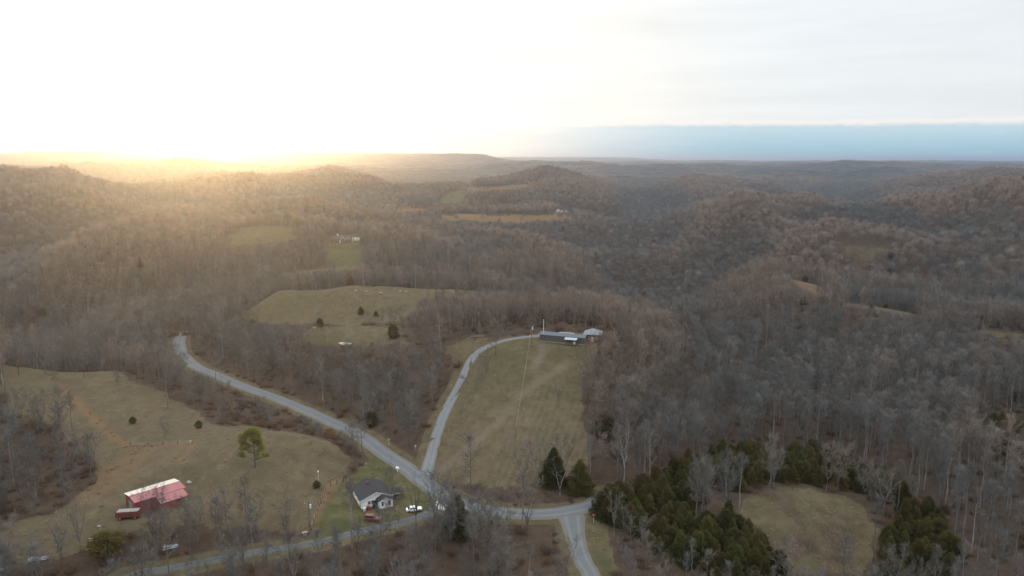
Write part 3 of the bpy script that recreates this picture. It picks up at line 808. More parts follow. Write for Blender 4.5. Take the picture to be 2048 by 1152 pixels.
# near kinds: (trunk mesh, crown mesh, joined mesh) x nominal height
NEAR = {}
def near_kind(key, mats, **kw):
    tr, cr = bare_tree(**kw)
    NEAR[key] = (mesh_from(key + '_trunk', tr[0], tr[1], mats[0]), mesh_from(key + '_crown', cr[0], cr[1], mats[1]), proto_mesh(key, [tr, cr], mats), kw['H'])
bm_ = (M_BARK, M_TWIG)
near_kind('broad_a', bm_, seed=1, H=17, Rc=5.6, cb=.28, limbs=18)
near_kind('broad_b', bm_, seed=2, H=19, Rc=5.0, cb=.36, limbs=17, lean=.03)
near_kind('broad_c', bm_, seed=3, H=16, Rc=6.2, cb=.26, limbs=20, fork=3, low=30)
near_kind('broad_d', bm_, seed=4, H=18, Rc=5.2, cb=.34, limbs=18, fork=2)
near_kind('slim_a', bm_, seed=5, H=21, Rc=3.1, cb=.55, limbs=14, low=45, high=74, shape='tall', nsec=5)
near_kind('slim_b', bm_, seed=6, H=23, Rc=2.7, cb=.60, limbs=13, low=48, high=75, shape='tall', nsec=5, lean=.02)
near_kind('slim_c', (M_PALE, M_TWIG), seed=7, H=22, Rc=2.9, cb=.58, limbs=13, low=45, high=74, shape='tall', nsec=5)
near_kind('pale_a', (M_PALE, M_PTWIG), seed=8, H=20, Rc=5.2, cb=.30, limbs=15, nsec=5, ntw=6, tw=.024)
near_kind('pale_b', (M_PALE, M_PTWIG), seed=9, H=21, Rc=4.6, cb=.36, limbs=13, nsec=5, ntw=6, fork=2, tw=.024)
near_kind('small_a', bm_, seed=10, H=9, Rc=3.0, cb=.24, limbs=13, nsec=5, ntw=8, tw=.022, twl=.9, r0=.10)
near_kind('small_b', bm_, seed=12, H=7, Rc=2.4, cb=.18, limbs=12, nsec=5, ntw=8, tw=.022, twl=.8, fork=3, r0=.09)
near_kind('stark', bm_, seed=13, H=12, Rc=4.6, cb=.24, limbs=13, nsec=4, ntw=4, tw=.022, fork=2, low=25, twl=.9, r0=.26)
near_kind('stark_b', bm_, seed=21, H=12, Rc=4.8, cb=.30, limbs=11, nsec=4, ntw=4, tw=.022, fork=3, low=25, twl=.9, r0=.27)
near_kind('dead_white', (M_PALE, M_PALE), seed=14, H=11, Rc=4.2, cb=.22, limbs=11, nsec=4, ntw=2, tw=.03, fork=2, low=15, high=50, r0=.2)
print('near kinds', {k: len(v[2].polygons) for k, v in NEAR.items()})

def mid_tree(seed, H, Rc, cb, slim, pale):
    rg = np.random.default_rng(seed)
    tr = tubes([(0, 0, -1), (0, 0, H * .5)], [(0, 0, H * .5), (rg.normal(0, .4), rg.normal(0, .4), H * .92)], [.2, .13], [.13, .03], 3)
    n_ = 14; t_ = np.linspace(0, 1, n_); z = H * (cb + (.85 - cb) * t_)
    a = np.arange(n_) * 2.4 + rg.normal(0, .3, n_); e = np.radians(38 + 36 * t_)
    L = Rc * (.7 + 1.2 * t_ * (1 - t_)) * rg.uniform(.8, 1.15, n_)
    p0 = np.stack([0 * z, 0 * z, z], -1); d = np.stack([np.cos(a) * np.cos(e), np.sin(a) * np.cos(e), np.sin(e)], -1)
    tr = join([tr, spikes(p0, p0 + d * L[:, None], .07)])
    # twigs end on a domed shell, so that from far off the crown reads as rounded
    q = 500; c = rg.normal(0, 1, (q, 3)); c /= np.linalg.norm(c, axis=1)[:, None]
    c[:, 2] = np.where(c[:, 2] < -.35, -c[:, 2], c[:, 2])
    lob = 1 + .14 * np.sin(3 * np.arctan2(c[:, 1], c[:, 0]) + seed) + .1 * np.sin(7 * c[:, 2] + seed)
    ax = np.array([Rc * 1.12, Rc * 1.12, H * (1 - cb) * .52]); ctr = np.array([0, 0, H * (cb + (1 - cb) * .5)])
    p1 = ctr + c * ax * lob[:, None] * rg.uniform(.40, 1.06, (q, 1)) ** .6
    dv = c * .8 + np.array([0, 0, .6]) + rg.normal(0, .32, (q, 3)); dv /= np.linalg.norm(dv, axis=1)[:, None]
    cr = spikes(p1 - dv * rg.uniform(1.0, 2.4, (q, 1)), p1, .066)
    return proto_mesh('mid', [tr, cr], [M_PALE if pale else M_BARK, M_PTWIG if pale == 2 else M_TWIG])
MID = [mid_tree(100 + i, *p) for i, p in enumerate([(17, 5.5, .28, 0, 0), (18, 5.0, .32, 0, 0), (16, 6.0, .28, 0, 0), (19, 5.2, .36, 0, 0), (21, 3.4, .5, 1, 0), (20, 3.2, .5, 1, 1), (19, 5.0, .3, 0, 2)])]
def far_clump(seed):
    """a stand of a dozen far trees, roughly 32 m across"""
    rg = np.random.default_rng(seed); tr = []; cr = []
    for gx in range(4):
        for gy in range(4):
            x = (gx - 1.5) * 8 + rg.normal(0, 2); y = (gy - 1.5) * 8 + rg.normal(0, 2); H = rg.uniform(12, 19)
            tr.append(tubes([(x, y, -3)], [(x, y, H * .8)], [.3], [.1], 3))
            q = 46; c = rg.normal(0, 1, (q, 3)); c /= np.linalg.norm(c, axis=1)[:, None]; c[:, 2] = np.abs(c[:, 2]) * 1.3 - .25
            p1 = np.array([x, y, H * .62]) + c * np.array([4.2, 4.2, H * .30]) * rg.uniform(.6, 1.0, (q, 1))
            p0 = np.array([x, y, H * .5]) * .55 + p1 * .45
            cr.append(spikes(p0, p1 + rg.normal(0, .5, (q, 3)), .30))
    return proto_mesh('far', [join(tr), join(cr)], [M_BARK, M_TWIG])
FAR = [far_clump(300 + i) for i in range(5)]

def foliage_cone(seed, H, Rc, n_, shape, blade=.62, r=.125, base=.04):
    rg = np.random.default_rng(seed)
    t_ = 1 - np.sqrt(rg.random(n_)) if shape == 'cone' else rg.random(n_)
    prof = (1 - t_) ** .62 if shape == 'cone' else np.sin(np.pi * np.clip(t_ * .86 + .14, 0, 1)) ** .7
    a = rg.random(n_) * 6.283
    lob = 1 + .20 * np.sin(a * 2 + seed + t_ * 4) + .18 * np.sin(a * 5 + t_ * 11 + seed) + .18 * np.sin(t_ * 22 + a * 3)
    rad = Rc * prof * lob * (rg.random(n_) ** .30)
    z = H * (base + (1 - base) * t_)
    P0 = np.stack([rad * np.cos(a), rad * np.sin(a), z], -1)
    D = np.stack([np.cos(a) * .8, np.sin(a) * .8, rg.uniform(.1, 1.1, n_)], -1) + rg.normal(0, .35, (n_, 3))
    D /= np.linalg.norm(D, axis=1)[:, None]
    return spikes(P0 - D * blade * .3, P0 + D * blade * rg.uniform(.6, 1.3, (n_, 1)), r)
CEDAR = {}
def cedar_kind(key, seed, H, Rc, n_, shape='cone', mat=None, **kw):
    fo = foliage_cone(seed, H, Rc, n_, shape, **kw); tr = tubes([(0, 0, -.4)], [(0, 0, H * .93)], [.16], [.02], 5)
    CEDAR[key] = (mesh_from(key + '_trunk', tr[0], tr[1], M_BARK), mesh_from(key + '_crown', fo[0], fo[1], mat or M_CEDAR), proto_mesh(key, [tr, fo], [M_BARK, mat or M_CEDAR]), H)
cedar_kind('cedar_a', 1, 9, 3.1, 1900); cedar_kind('cedar_b', 2, 8, 3.2, 1900); cedar_kind('cedar_c', 3, 9.5, 2.7, 1900); cedar_kind('cedar_d', 4, 7, 3.0, 1700, shape='round')
cedar_kind('cedar_e', 5, 12, 3.6, 4600, blade=.6)
def brush(seed, H, Rc, n_=150, r=.028):
    rg = np.random.default_rng(seed)
    a = rg.random(n_) * 6.283; rr_ = Rc * np.sqrt(rg.random(n_)) * .6
    p0 = np.stack([rr_ * np.cos(a), rr_ * np.sin(a), 0 * a - .1], -1)
    d = np.stack([np.cos(a) * rg.uniform(0, .7, n_), np.sin(a) * rg.uniform(0, .7, n_), rg.uniform(.5, 1, n_)], -1) + rg.normal(0, .15, (n_, 3))
    p1 = p0 + d * (H * rg.uniform(.5, 1.05, n_))[:, None]
    k = rg.integers(0, n_, n_ * 3); f_ = rg.uniform(.3, .95, (n_ * 3, 1)); s0 = p0[k] * (1 - f_) + p1[k] * f_
    s1 = s0 + (d[k] * .35 + rg.normal(0, .3, (n_ * 3, 3))) * H * .3
    return join([spikes(p0, p1, r), spikes(s0, s1, r * .8)])
BRUSH = [proto_mesh('brush', [brush(50 + i, h, rc)], [M_BRUSH]) for i, (h, rc) in enumerate([(2.2, 2.0), (3.0, 2.2), (1.5, 1.8), (4.5, 1.8)])]
def tuft(seed, H):
    rg = np.random.default_rng(seed); n_ = 26; a = rg.random(n_) * 6.283
    p0 = np.stack([np.cos(a), np.sin(a), 0 * a], -1) * rg.uniform(0, .35, (n_, 1)); d = np.stack([np.cos(a) * .55, np.sin(a) * .55, rg.uniform(.6, 1.2, n_)], -1) + rg.normal(0, .2, (n_, 3))
    return spikes(p0, p0 + d * H * rg.uniform(.6, 1.1, (n_, 1)), .05)
TUFT = [proto_mesh('tuft', [tuft(80 + i, h)], [M_DRY]) for i, h in enumerate([.20, .28, .40])]
print('protos', round(time.time() - T0, 1))

# ---------------------------------------------------------------- scattering as one object of kind stuff
def scatter(name, P, protos, idx, rot, scl, tint, label, cat, zs=None):
    c = bpy.data.collections.new(name + '_kinds')            # kept out of the scene; only instanced
    for i, me in enumerate(protos):
        o = bpy.data.objects.new('%s_kind_%02d' % (name, i), me); c.objects.link(o)
    me = bpy.data.meshes.new(name)
    me.vertices.add(len(P)); me.vertices.foreach_set('co', np.asarray(P, np.float32).ravel())
    for nm, ty, val in (('kind_index', 'INT', np.asarray(idx, np.int32)), ('tint', 'FLOAT', np.asarray(tint, np.float32))):
        a_ = me.attributes.new(nm, ty, 'POINT'); a_.data.foreach_set('value', val)
    for nm, val in (('turn', np.asarray(rot, np.float32)), ('size', np.asarray(scl, np.float32))):
        a_ = me.attributes.new(nm, 'FLOAT_VECTOR', 'POINT'); a_.data.foreach_set('vector', val.ravel())
    o = link(name, me)
    ng = bpy.data.node_groups.new(name, 'GeometryNodeTree')
    ng.interface.new_socket('Geometry', in_out='INPUT', socket_type='NodeSocketGeometry')
    ng.interface.new_socket('Geometry', in_out='OUTPUT', socket_type='NodeSocketGeometry')
    gi = ng.nodes.new('NodeGroupInput'); go = ng.nodes.new('NodeGroupOutput')
    ip = ng.nodes.new('GeometryNodeInstanceOnPoints'); ci = ng.nodes.new('GeometryNodeCollectionInfo')
    ci.inputs['Collection'].default_value = c; ci.inputs['Separate Children'].default_value = True; ci.inputs['Reset Children'].default_value = True
    def attr(nm, ty):
        x = ng.nodes.new('GeometryNodeInputNamedAttribute'); x.data_type = ty; x.inputs['Name'].default_value = nm
        return [s for s in x.outputs if s.enabled and s.name == 'Attribute'][0]
    L = ng.links
    L.new(gi.outputs[0], ip.inputs['Points']); L.new(ci.outputs[0], ip.inputs['Instance'])
    ip.inputs['Pick Instance'].default_value = True
    L.new(attr('kind_index', 'INT'), ip.inputs['Instance Index']); L.new(attr('turn', 'FLOAT_VECTOR'), ip.inputs['Rotation']); L.new(attr('size', 'FLOAT_VECTOR'), ip.inputs['Scale'])
    L.new(ip.outputs[0], go.inputs[0])
    md = o.modifiers.new('instances', 'NODES'); md.node_group = ng
    return tag(o, label, cat, kind='stuff')
def turns(rg, n_, tilt=.03):
    return np.stack([rg.normal(0, tilt, n_), rg.normal(0, tilt, n_), rg.random(n_) * 6.283], -1)

def jitter_grid(rg, r0, r1, cell, amax):
    nx = int(2 * r1 * math.sin(amax) / cell) + 2; ny = int(r1 / cell) + 2
    gx, gy = np.meshgrid(np.arange(nx), np.arange(ny), indexing='ij')
    x = (gx - nx / 2 + rg.uniform(-.48, .48, gx.shape)) * cell; y = (gy + rg.uniform(-.48, .48, gx.shape)) * cell
    x = x.ravel(); y = y.ravel(); r = np.hypot(x, y); a = np.abs(np.arctan2(x, y))
    k = (r > r0) & (r < r1) & (a < amax)
    return x[k], y[k]
# ---------------------------------------------------------------- the woods
rg = np.random.default_rng(5)
AMAX = R(43)
FIELDS['road'] = ([(350, 684), (376, 690), (378, 712), (425, 738), (500, 766), (600, 806), (690, 848), (690, 868), (600, 832), (480, 786), (380, 748), (348, 715)], 420); FP['road'] = world_poly(FIELDS['road'][0], 420)
FIELDS['road_bend'] = ([(350, 684), (376, 690), (378, 712), (425, 738), (440, 762), (380, 748), (348, 715)], 420); FIELDS['road_mid'] = ([(415, 733), (500, 766), (560, 790), (560, 815), (480, 786), (415, 758)], 420)
for _k in ('road_bend', 'road_mid'): FP[_k] = world_poly(FIELDS[_k][0], 420)
def open_views(x, y, z, H, s):
    # the photograph looks over low young growth onto these pastures: keep what stands in front of them low
    s = s.copy(); alive = np.ones(len(x), bool)
    ub, vb, db = project(np.stack([x, y, z], -1)); uc, vt_, _ = project(np.stack([x, y, z + H * s], -1))
    for k in ('road', 'road_bend', 'road_mid', 'a', 'b', 'c', 'lawn', 'lawn2', 'd', 'e', 'e2', 'r1', 'r2', 'r3', 'bald', 'baldslope', 'pond', 'strip', 'strip2', 'drivetop', 'mound'):
        uv = np.array(FIELDS[k][0], float); P = FP[k]
        dist = np.hypot(P[:, 0], P[:, 1]); dmin = np.percentile(dist, 20)
        pu, pv, _ = project(np.column_stack([P, hgt(P[:, 0], P[:, 1])]))
        ug = np.arange(uv[:, 0].min(), uv[:, 0].max() + 1, 4.0); lo = np.full(len(ug), -1.0)
        for (a, b), (c, d) in zip(uv, np.roll(uv, -1, 0)):
            if abs(c - a) < 1e-6: continue
            kk = (ug >= min(a, c)) & (ug <= max(a, c)); lo[kk] = np.maximum(lo[kk], b + (d - b) * (ug[kk] - a) / (c - a))
        low = np.interp(ub, ug, lo, left=-1, right=-1)
        hit = (low > 0) & (vb > low) & (vt_ < low - 1) & (np.hypot(x, y) < dmin * 1.02) & (rg.random(len(x)) > .07)
        f = (vb - low) / np.maximum(vb - vt_, 1e-3)
        s[hit] = s[hit] * np.clip(f[hit], 0, 1); vt_[hit] = low[hit]
    alive &= s > .26
    return s, alive

CLEAR = [(p[0], p[1], p[2] + 3) for p in PADS]          # nothing grows in the buildings
def clear_of(x, y):
    k = np.ones(len(x), bool)
    for a, b_, c_ in CLEAR: k &= np.hypot(x - a, y - b_) > c_
    return k
GROVE = [world_poly(q, 330) for q in (
    [(1200, 1000), (1270, 985), (1340, 950), (1440, 912), (1540, 905), (1640, 920), (1720, 945), (1790, 980), (1810, 1010), (1740, 1000), (1680, 978), (1600, 968), (1530, 966), (1470, 985), (1440, 1000), (1390, 1015), (1370, 1060), (1440, 1045), (1480, 1050), (1520, 1090), (1560, 1150), (1530, 1190), (1440, 1170), (1380, 1130), (1320, 1120), (1270, 1070), (1215, 1040)],
    [(1196, 1008), (1240, 992), (1300, 980), (1345, 1060), (1310, 1110), (1250, 1075), (1212, 1040)],
    [(1790, 1075), (1800, 1020), (1850, 1030), (1900, 1070), (1920, 1130), (1900, 1190), (1740, 1190), (1745, 1140)],
    [(1920, 860), (1980, 850), (2060, 870), (2060, 960), (2010, 960), (1960, 910)])]
POPLAR = world_poly([(1480, 900), (1560, 800), (1640, 760), (1800, 760), (2100, 800), (2100, 1170), (1900, 1170), (1880, 1080), (1800, 990), (1650, 915)], 400)
# ---- near woods, tree by tree
x, y = jitter_grid(rg, 92, 700, 5.4, AMAX)
fm_, fnm = field_mask(x, y)
dR, _ = road_dist(x, y)
keep = ~fm_ & (dR > 4.2) & clear_of(x, y) & ~inside(NOTREE, x, y)
scr = inside(SCRUB, x, y); keep &= ~(scr & (rg.random(len(x)) < .72))
inpop = inside(POPLAR, x, y); 
grove = np.zeros(len(x), bool)
for g_ in GROVE: grove |= inside(g_, x, y)
lit = fbm(x / 45, y / 45, 3)
keep &= ~grove
keep &= (lit > .30) | (rg.random(len(x)) < .5) | inpop
# the foot of the frame: thin the nearest trees so the lane and side road stay in view
u_, v_, _d = project(np.stack([x, y, hgt(x, y)], -1))
keep &= ~((v_ > 1060) & (u_ > 1020) & (u_ < 1230) & (rg.random(len(x)) < .55))
keep &= ~((v_ > 1095) & (u_ < 640) & (rg.random(len(x)) < .30))
x, y, inpop, scr = x[keep], y[keep], inpop[keep], scr[keep]
th = inside(THICKET, x, y)
z = hgt(x, y) - .2
u_, v_, dp = project(np.stack([x, y, z], -1))
NK = ['broad_a', 'broad_b', 'broad_c', 'broad_d', 'slim_a', 'slim_b', 'slim_c', 'pale_a', 'pale_b', 'small_a', 'small_b']
pr = rg.random(len(x)); kidx = np.zeros(len(x), int)
kidx[:] = rg.integers(0, 4, len(x))
slim_p = np.where(inpop, .86, .20)
k = rg.random(len(x)) < slim_p; kidx[k] = rg.integers(4, 7, k.sum())
k = (rg.random(len(x)) < .022) & ~inpop; kidx[k] = rg.integers(7, 9, k.sum())
k = rg.random(len(x)) < np.where(th | scr, .75, .10); kidx[k] = rg.integers(9, 11, k.sum())
sc_ = rg.uniform(.76, 1.12, len(x)) * np.where(v_ > 1130, .80, 1.0) * np.where(inpop, .98, np.where(dp > 260, .76, .82))
sc_ = np.where((u_ > 1190) & (u_ < 1570) & (v_ > 1090), sc_ * .62, sc_)
sc_ = np.where((u_ > 480) & (u_ < 880) & (dp > 250) & (dp < 480), sc_ * .86, sc_)
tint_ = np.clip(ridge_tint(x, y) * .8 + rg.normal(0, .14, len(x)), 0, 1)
Hs = np.array([NEAR[NK[i]][3] for i in kidx]) * sc_
ut, vt, _ = project(np.stack([x, y, z + Hs * .96], -1))
um, vm_, _ = project(np.stack([x, y, z + Hs * .6], -1))
inview = (um > 4) & (um < 2044) & (vt > 300) & (vt < 1125)
order = np.argsort(np.where(inview, dp / Hs, 1e9))
NIND = min(262, int(inview.sum()))
ind = order[:NIND]; rest = np.setdiff1d(np.arange(len(x)), ind)
sc_, alive = open_views(x, y, z, np.array([NEAR[NK[i]][3] for i in kidx]) * 1.02, sc_)
x, y, z, u_, v_, dp, kidx, sc_, tint_ = [q[alive] for q in (x, y, z, u_, v_, dp, kidx, sc_, tint_)]
Hs = np.array([NEAR[NK[i]][3] for i in kidx]) * sc_
ut, vt, _ = project(np.stack([x, y, z + Hs * .96], -1))
um, vm_, _ = project(np.stack([x, y, z + Hs * .6], -1))
inview = (um > 4) & (um < 2044) & (vt > 300) & (vt < 1125)
order = np.argsort(np.where(inview, dp / Hs, 1e9))
NIND = min(262, int(inview.sum()))
ind = order[:NIND]; rest = np.setdiff1d(np.arange(len(x)), ind)
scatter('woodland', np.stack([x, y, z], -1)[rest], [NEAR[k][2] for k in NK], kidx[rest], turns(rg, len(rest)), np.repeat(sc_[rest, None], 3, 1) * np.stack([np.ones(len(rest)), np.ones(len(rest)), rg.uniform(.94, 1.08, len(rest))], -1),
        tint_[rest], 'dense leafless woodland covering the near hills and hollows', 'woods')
print('near trees', len(x), 'individual', NIND, round(time.time() - T0, 1))

# ---- individual trees
LOOK = {'broad': 'broad bare tree', 'slim': 'slim straight bare tree', 'pale': 'pale barked bare tree', 'small': 'bushy bare sapling'}
def where_is(u, v):
    if v > 1085 and u < 640: return 'below the gravel lane near the barn'
    if u < 235 and v < 1100: return 'in the gully thicket beside the barn field'
    if u < 640: return 'in the brush strip between barn and lane'
    if u < 900 and v > 1030: return 'in the wood across the lane from the farmhouse'
    if u < 1150 and v > 1030: return 'in the wood between apron and side road'
    if u < 1150: return 'beside the country road below the farmhouse'
    if u < 1330 and v > 1000: return 'on the bank right of the side road'
    if u < 1560 and v > 1000: return 'in front of the cedar grove at the bottom'
    if u < 1330: return 'at the wood edge right of the grassy hill'
    if u < 1480: return 'on the wooded slope above the cedar grove'
    if u < 1800 and v > 990: return 'at the rim of the mound clearing'
    if u < 1640: return 'in the wood just behind the cedar belt'
    if u < 1820 and v < 880: return 'high in the pole wood behind the mound'
    if u < 1820: return 'in the pole wood just beyond the mound'
    if v < 880: return 'in the pole wood above the far cedar patch'
    if v < 1000: return 'among the poles around the far cedar patch'
    return 'in the pole wood at the lower right'
CNT = {}
def make_tree(name, kind, loc, scale, rz, tint, label, cat, group, table=None):
    t_, c_, j_, H_ = (table or NEAR)[kind]
    e = empty(name, loc, rz); e.scale = (scale, scale, scale) if np.isscalar(scale) else tuple(float(q) for q in scale)
    tag(e, label, cat, group)
    for nm, me in (('trunk', t_), ('crown', c_)):
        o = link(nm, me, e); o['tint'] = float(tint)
    return e
for i in ind:
    k = NK[kidx[i]]; look = 'pale trunked slim bare tree' if k == 'slim_c' else LOOK[k.split('_')[0]]
    ub, vb, _ = project(np.array([x[i], y[i], z[i]]))
    w = where_is(float(um[i]), float(vb))
    size = 'tall' if sc_[i] * NEAR[k][3] > 19 else ('short' if sc_[i] * NEAR[k][3] < 12 and 'small' not in k else '')
    hue = 'ruddy twigged' if tint_[i] > .55 else ('grey twigged' if tint_[i] < .22 else '')
    if k == 'slim_c': hue = ''
    lb = ' '.join((size + ' ' + hue + ' ' + look + ' ' + w).split())
    make_tree('bare_tree', k, (x[i], y[i], z[i]), sc_[i], rg.random() * 6.28, tint_[i], lb, 'bare tree', 'trees ' + w)
CLEAR_T = []
# ---- cedars of the grove round the mound, one by one
cx, cyy = jitter_grid(rg, 120, 420, 3.5, AMAX)
gm_ = np.zeros(len(cx), bool)
for g_ in GROVE: gm_ |= inside(g_, cx, cyy)
dR, _ = road_dist(cx, cyy); fmc, _n = field_mask(cx, cyy)
gm_ &= (dR > 2.0) & (~fmc | inside(GROVE[1], cx, cyy)) & (inside(GROVE[1], cx, cyy) | (fbm(cx / 12, cyy / 12, 2) > .30) | (rg.random(len(cx)) < .5))
cx, cyy = cx[gm_], cyy[gm_]; cz = hgt(cx, cyy) - .15
cu, cv, cdp = project(np.stack([cx, cyy, cz + 5], -1))
CK = ['cedar_a', 'cedar_b', 'cedar_c', 'cedar_d']
ncv = np.argsort(np.where((cu > 0) & (cu < 2048) & (cv < 1150), cdp, 1e9)); nvis = int(((cu > 0) & (cu < 2048) & (cv < 1150)).sum())
NCED = min(285, nvis); print('cedars in view', nvis, len(cx))
for i in ncv[:NCED]:
    s = rg.uniform(.50, .88); k = CK[rg.integers(0, 4)]; tn = float(np.clip(rg.beta(1.3, 2.6), 0, 1))
    if cu[i] > 1915 and cv[i] < 990: w = 'in the far cedar patch among bare poles'
    elif cu[i] > 1735 and cv[i] > 1010: w = 'in the cedar clump right of the mound'
    elif cv[i] < 985 and cu[i] > 1640: w = 'in the cedar belt behind the mound right of centre'.replace(' right of centre', ' on its right')
    elif cv[i] < 985 and cu[i] > 1450: w = 'in the cedar belt directly behind the mound'
    elif cv[i] < 985: w = 'in the cedars beside the road end'
    elif cu[i] > 1380: w = 'in the cedars on the left rim of the mound'
    else: w = 'in the cedar grove between side road and mound'
    lk = ('round topped ' if k == 'cedar_d' else '') + ('small ' if s < .62 else 'tall ' if s > .78 else '') + ('rusty cedar' if tn > .5 else 'olive cedar' if tn > .2 else 'dark green cedar')
    make_tree('cedar_tree', k, (cx[i], cyy[i], cz[i]), (s * rg.uniform(.9, 1.15), s * rg.uniform(.9, 1.15), s), rg.random() * 6.28, tn, lk + ' ' + w, 'cedar', 'cedars ' + w, CEDAR)
rest = ncv[NCED:]; rest = rest[(cu[rest] > -150) & (cu[rest] < 2200)]
ev = [(cx[rest], cyy[rest])]
# odd evergreens through the woods
ex, ey = jitter_grid(rg, 340, 900, 34, AMAX); fme, _n = field_mask(ex, ey); dR, _ = road_dist(ex, ey)
k = ~fme & (dR > 5) & (fbm(ex / 120 + 60, ey / 120, 3) > .56) & clear_of(ex, ey); ev.append((ex[k], ey[k]))
ex = np.concatenate([a for a, _ in ev]); ey = np.concatenate([b_ for _, b_ in ev]); m_ = len(ex)
s = rg.uniform(.5, .95, m_)
scatter('evergreen_undergrowth', np.stack([ex, ey, hgt(ex, ey) - .15], -1), [CEDAR[k][2] for k in CK], rg.integers(0, 4, m_), turns(rg, m_), np.repeat(s[:, None], 3, 1), rg.beta(1.3, 2.6, m_), 'scattered dark cedars mixed through the bare woods', 'evergreens')

# ---- brush under and beside the trees
bx, by = jitter_grid(rg, 92, 520, 4.2, AMAX)
fmb, _n = field_mask(bx, by, 1.4); dR, _ = road_dist(bx, by)
p = np.where(inside(NOTREE, bx, by) | inside(SCRUB, bx, by) | inside(THICKET, bx, by), .95, .32)
k = ~fmb & (dR > 2.2) & clear_of(bx, by) & (rg.random(len(bx)) < p)
bx, by = bx[k], by[k]; m_ = len(bx)
bi = rg.integers(0, 4, m_); low = inside(NOTREE, bx, by); bi[low] = rg.choice([0, 2], low.sum())
s = rg.uniform(.55, 1.1, m_) * np.where(low, .62, 1.0)
scatter('undergrowth', np.stack([bx, by, hgt(bx, by)], -1), BRUSH, bi, turns(rg, m_), np.repeat(s[:, None], 3, 1), rg.random(m_), 'tangled leafless brush under the trees and along the banks', 'undergrowth')
# ---- tufts of dead grass on the near fields
gx, gy = jitter_grid(rg, 130, 330, 1.05, AMAX)
fmg, nmg = field_mask(gx, gy); dR, _ = road_dist(gx, gy)
k = fmg & (dR > .8) & clear_of(gx, gy) & (rg.random(len(gx)) < np.where(nmg['yard'], .04, np.where(nmg['hill'], .06, .09)) * (.3 + 1.3 * fbm(gx / 8, gy / 8, 3)))
gx, gy = gx[k], gy[k]; m_ = len(gx)
sed = np.zeros(m_)
for q, wd in zip(SEDGE, (1.8, 1.3, 7.0, 2.2)):
    for pnt in q[::2]:
        sed = np.maximum(sed, np.exp(-((gx - pnt[0]) ** 2 + (gy - pnt[1]) ** 2) / (wd * wd)) * (.5 if wd > 5 else 1))
s = rg.uniform(.6, 1.2, m_) * (1 + .9 * sed)
scatter('dry_grass', np.stack([gx, gy, hgt(gx, gy) - .02], -1), TUFT, rg.integers(0, 3, m_), turns(rg, m_, .1), np.stack([s * 1.2, s * 1.2, s], -1), np.clip(sed + rg.normal(.12, .12, m_), 0, 1), 'tufts of dry winter grass across the near pastures', 'grass')
print('grass', m_, 'brush', len(bx), round(time.time() - T0, 1))
# ---- middle woods
x, y = jitter_grid(rg, 700, 3000, 6.7, AMAX)
fm_, _n = field_mask(x, y, 1.0)
k = ~fm_ & clear_of(x, y); x, y = x[k], y[k]; m_ = len(x)
ki = rg.integers(0, 4, m_); k = rg.random(m_) < .24; ki[k] = rg.integers(4, 6, k.sum()); k = rg.random(m_) < .03; ki[k] = 6
s = rg.uniform(.72, 1.12, m_) * .80
zz = hgt(x, y) - .3; s, al = open_views(x, y, zz, np.full(m_, 18.0), s); x, y, ki, s = x[al], y[al], ki[al], s[al]; m_ = len(x)
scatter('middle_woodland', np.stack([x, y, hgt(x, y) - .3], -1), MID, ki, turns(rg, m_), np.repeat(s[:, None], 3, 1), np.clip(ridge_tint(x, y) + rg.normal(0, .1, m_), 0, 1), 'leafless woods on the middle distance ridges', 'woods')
# ---- far woods
x2, y2 = jitter_grid(rg, 3000, 11000, 31, AMAX); m2 = len(x2)
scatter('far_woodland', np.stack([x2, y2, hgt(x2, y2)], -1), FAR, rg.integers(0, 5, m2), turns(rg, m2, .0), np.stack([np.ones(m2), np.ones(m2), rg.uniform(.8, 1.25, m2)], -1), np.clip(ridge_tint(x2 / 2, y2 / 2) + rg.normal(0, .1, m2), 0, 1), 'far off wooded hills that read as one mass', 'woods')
print('mid', m_, 'far', m2, round(time.time() - T0, 1))
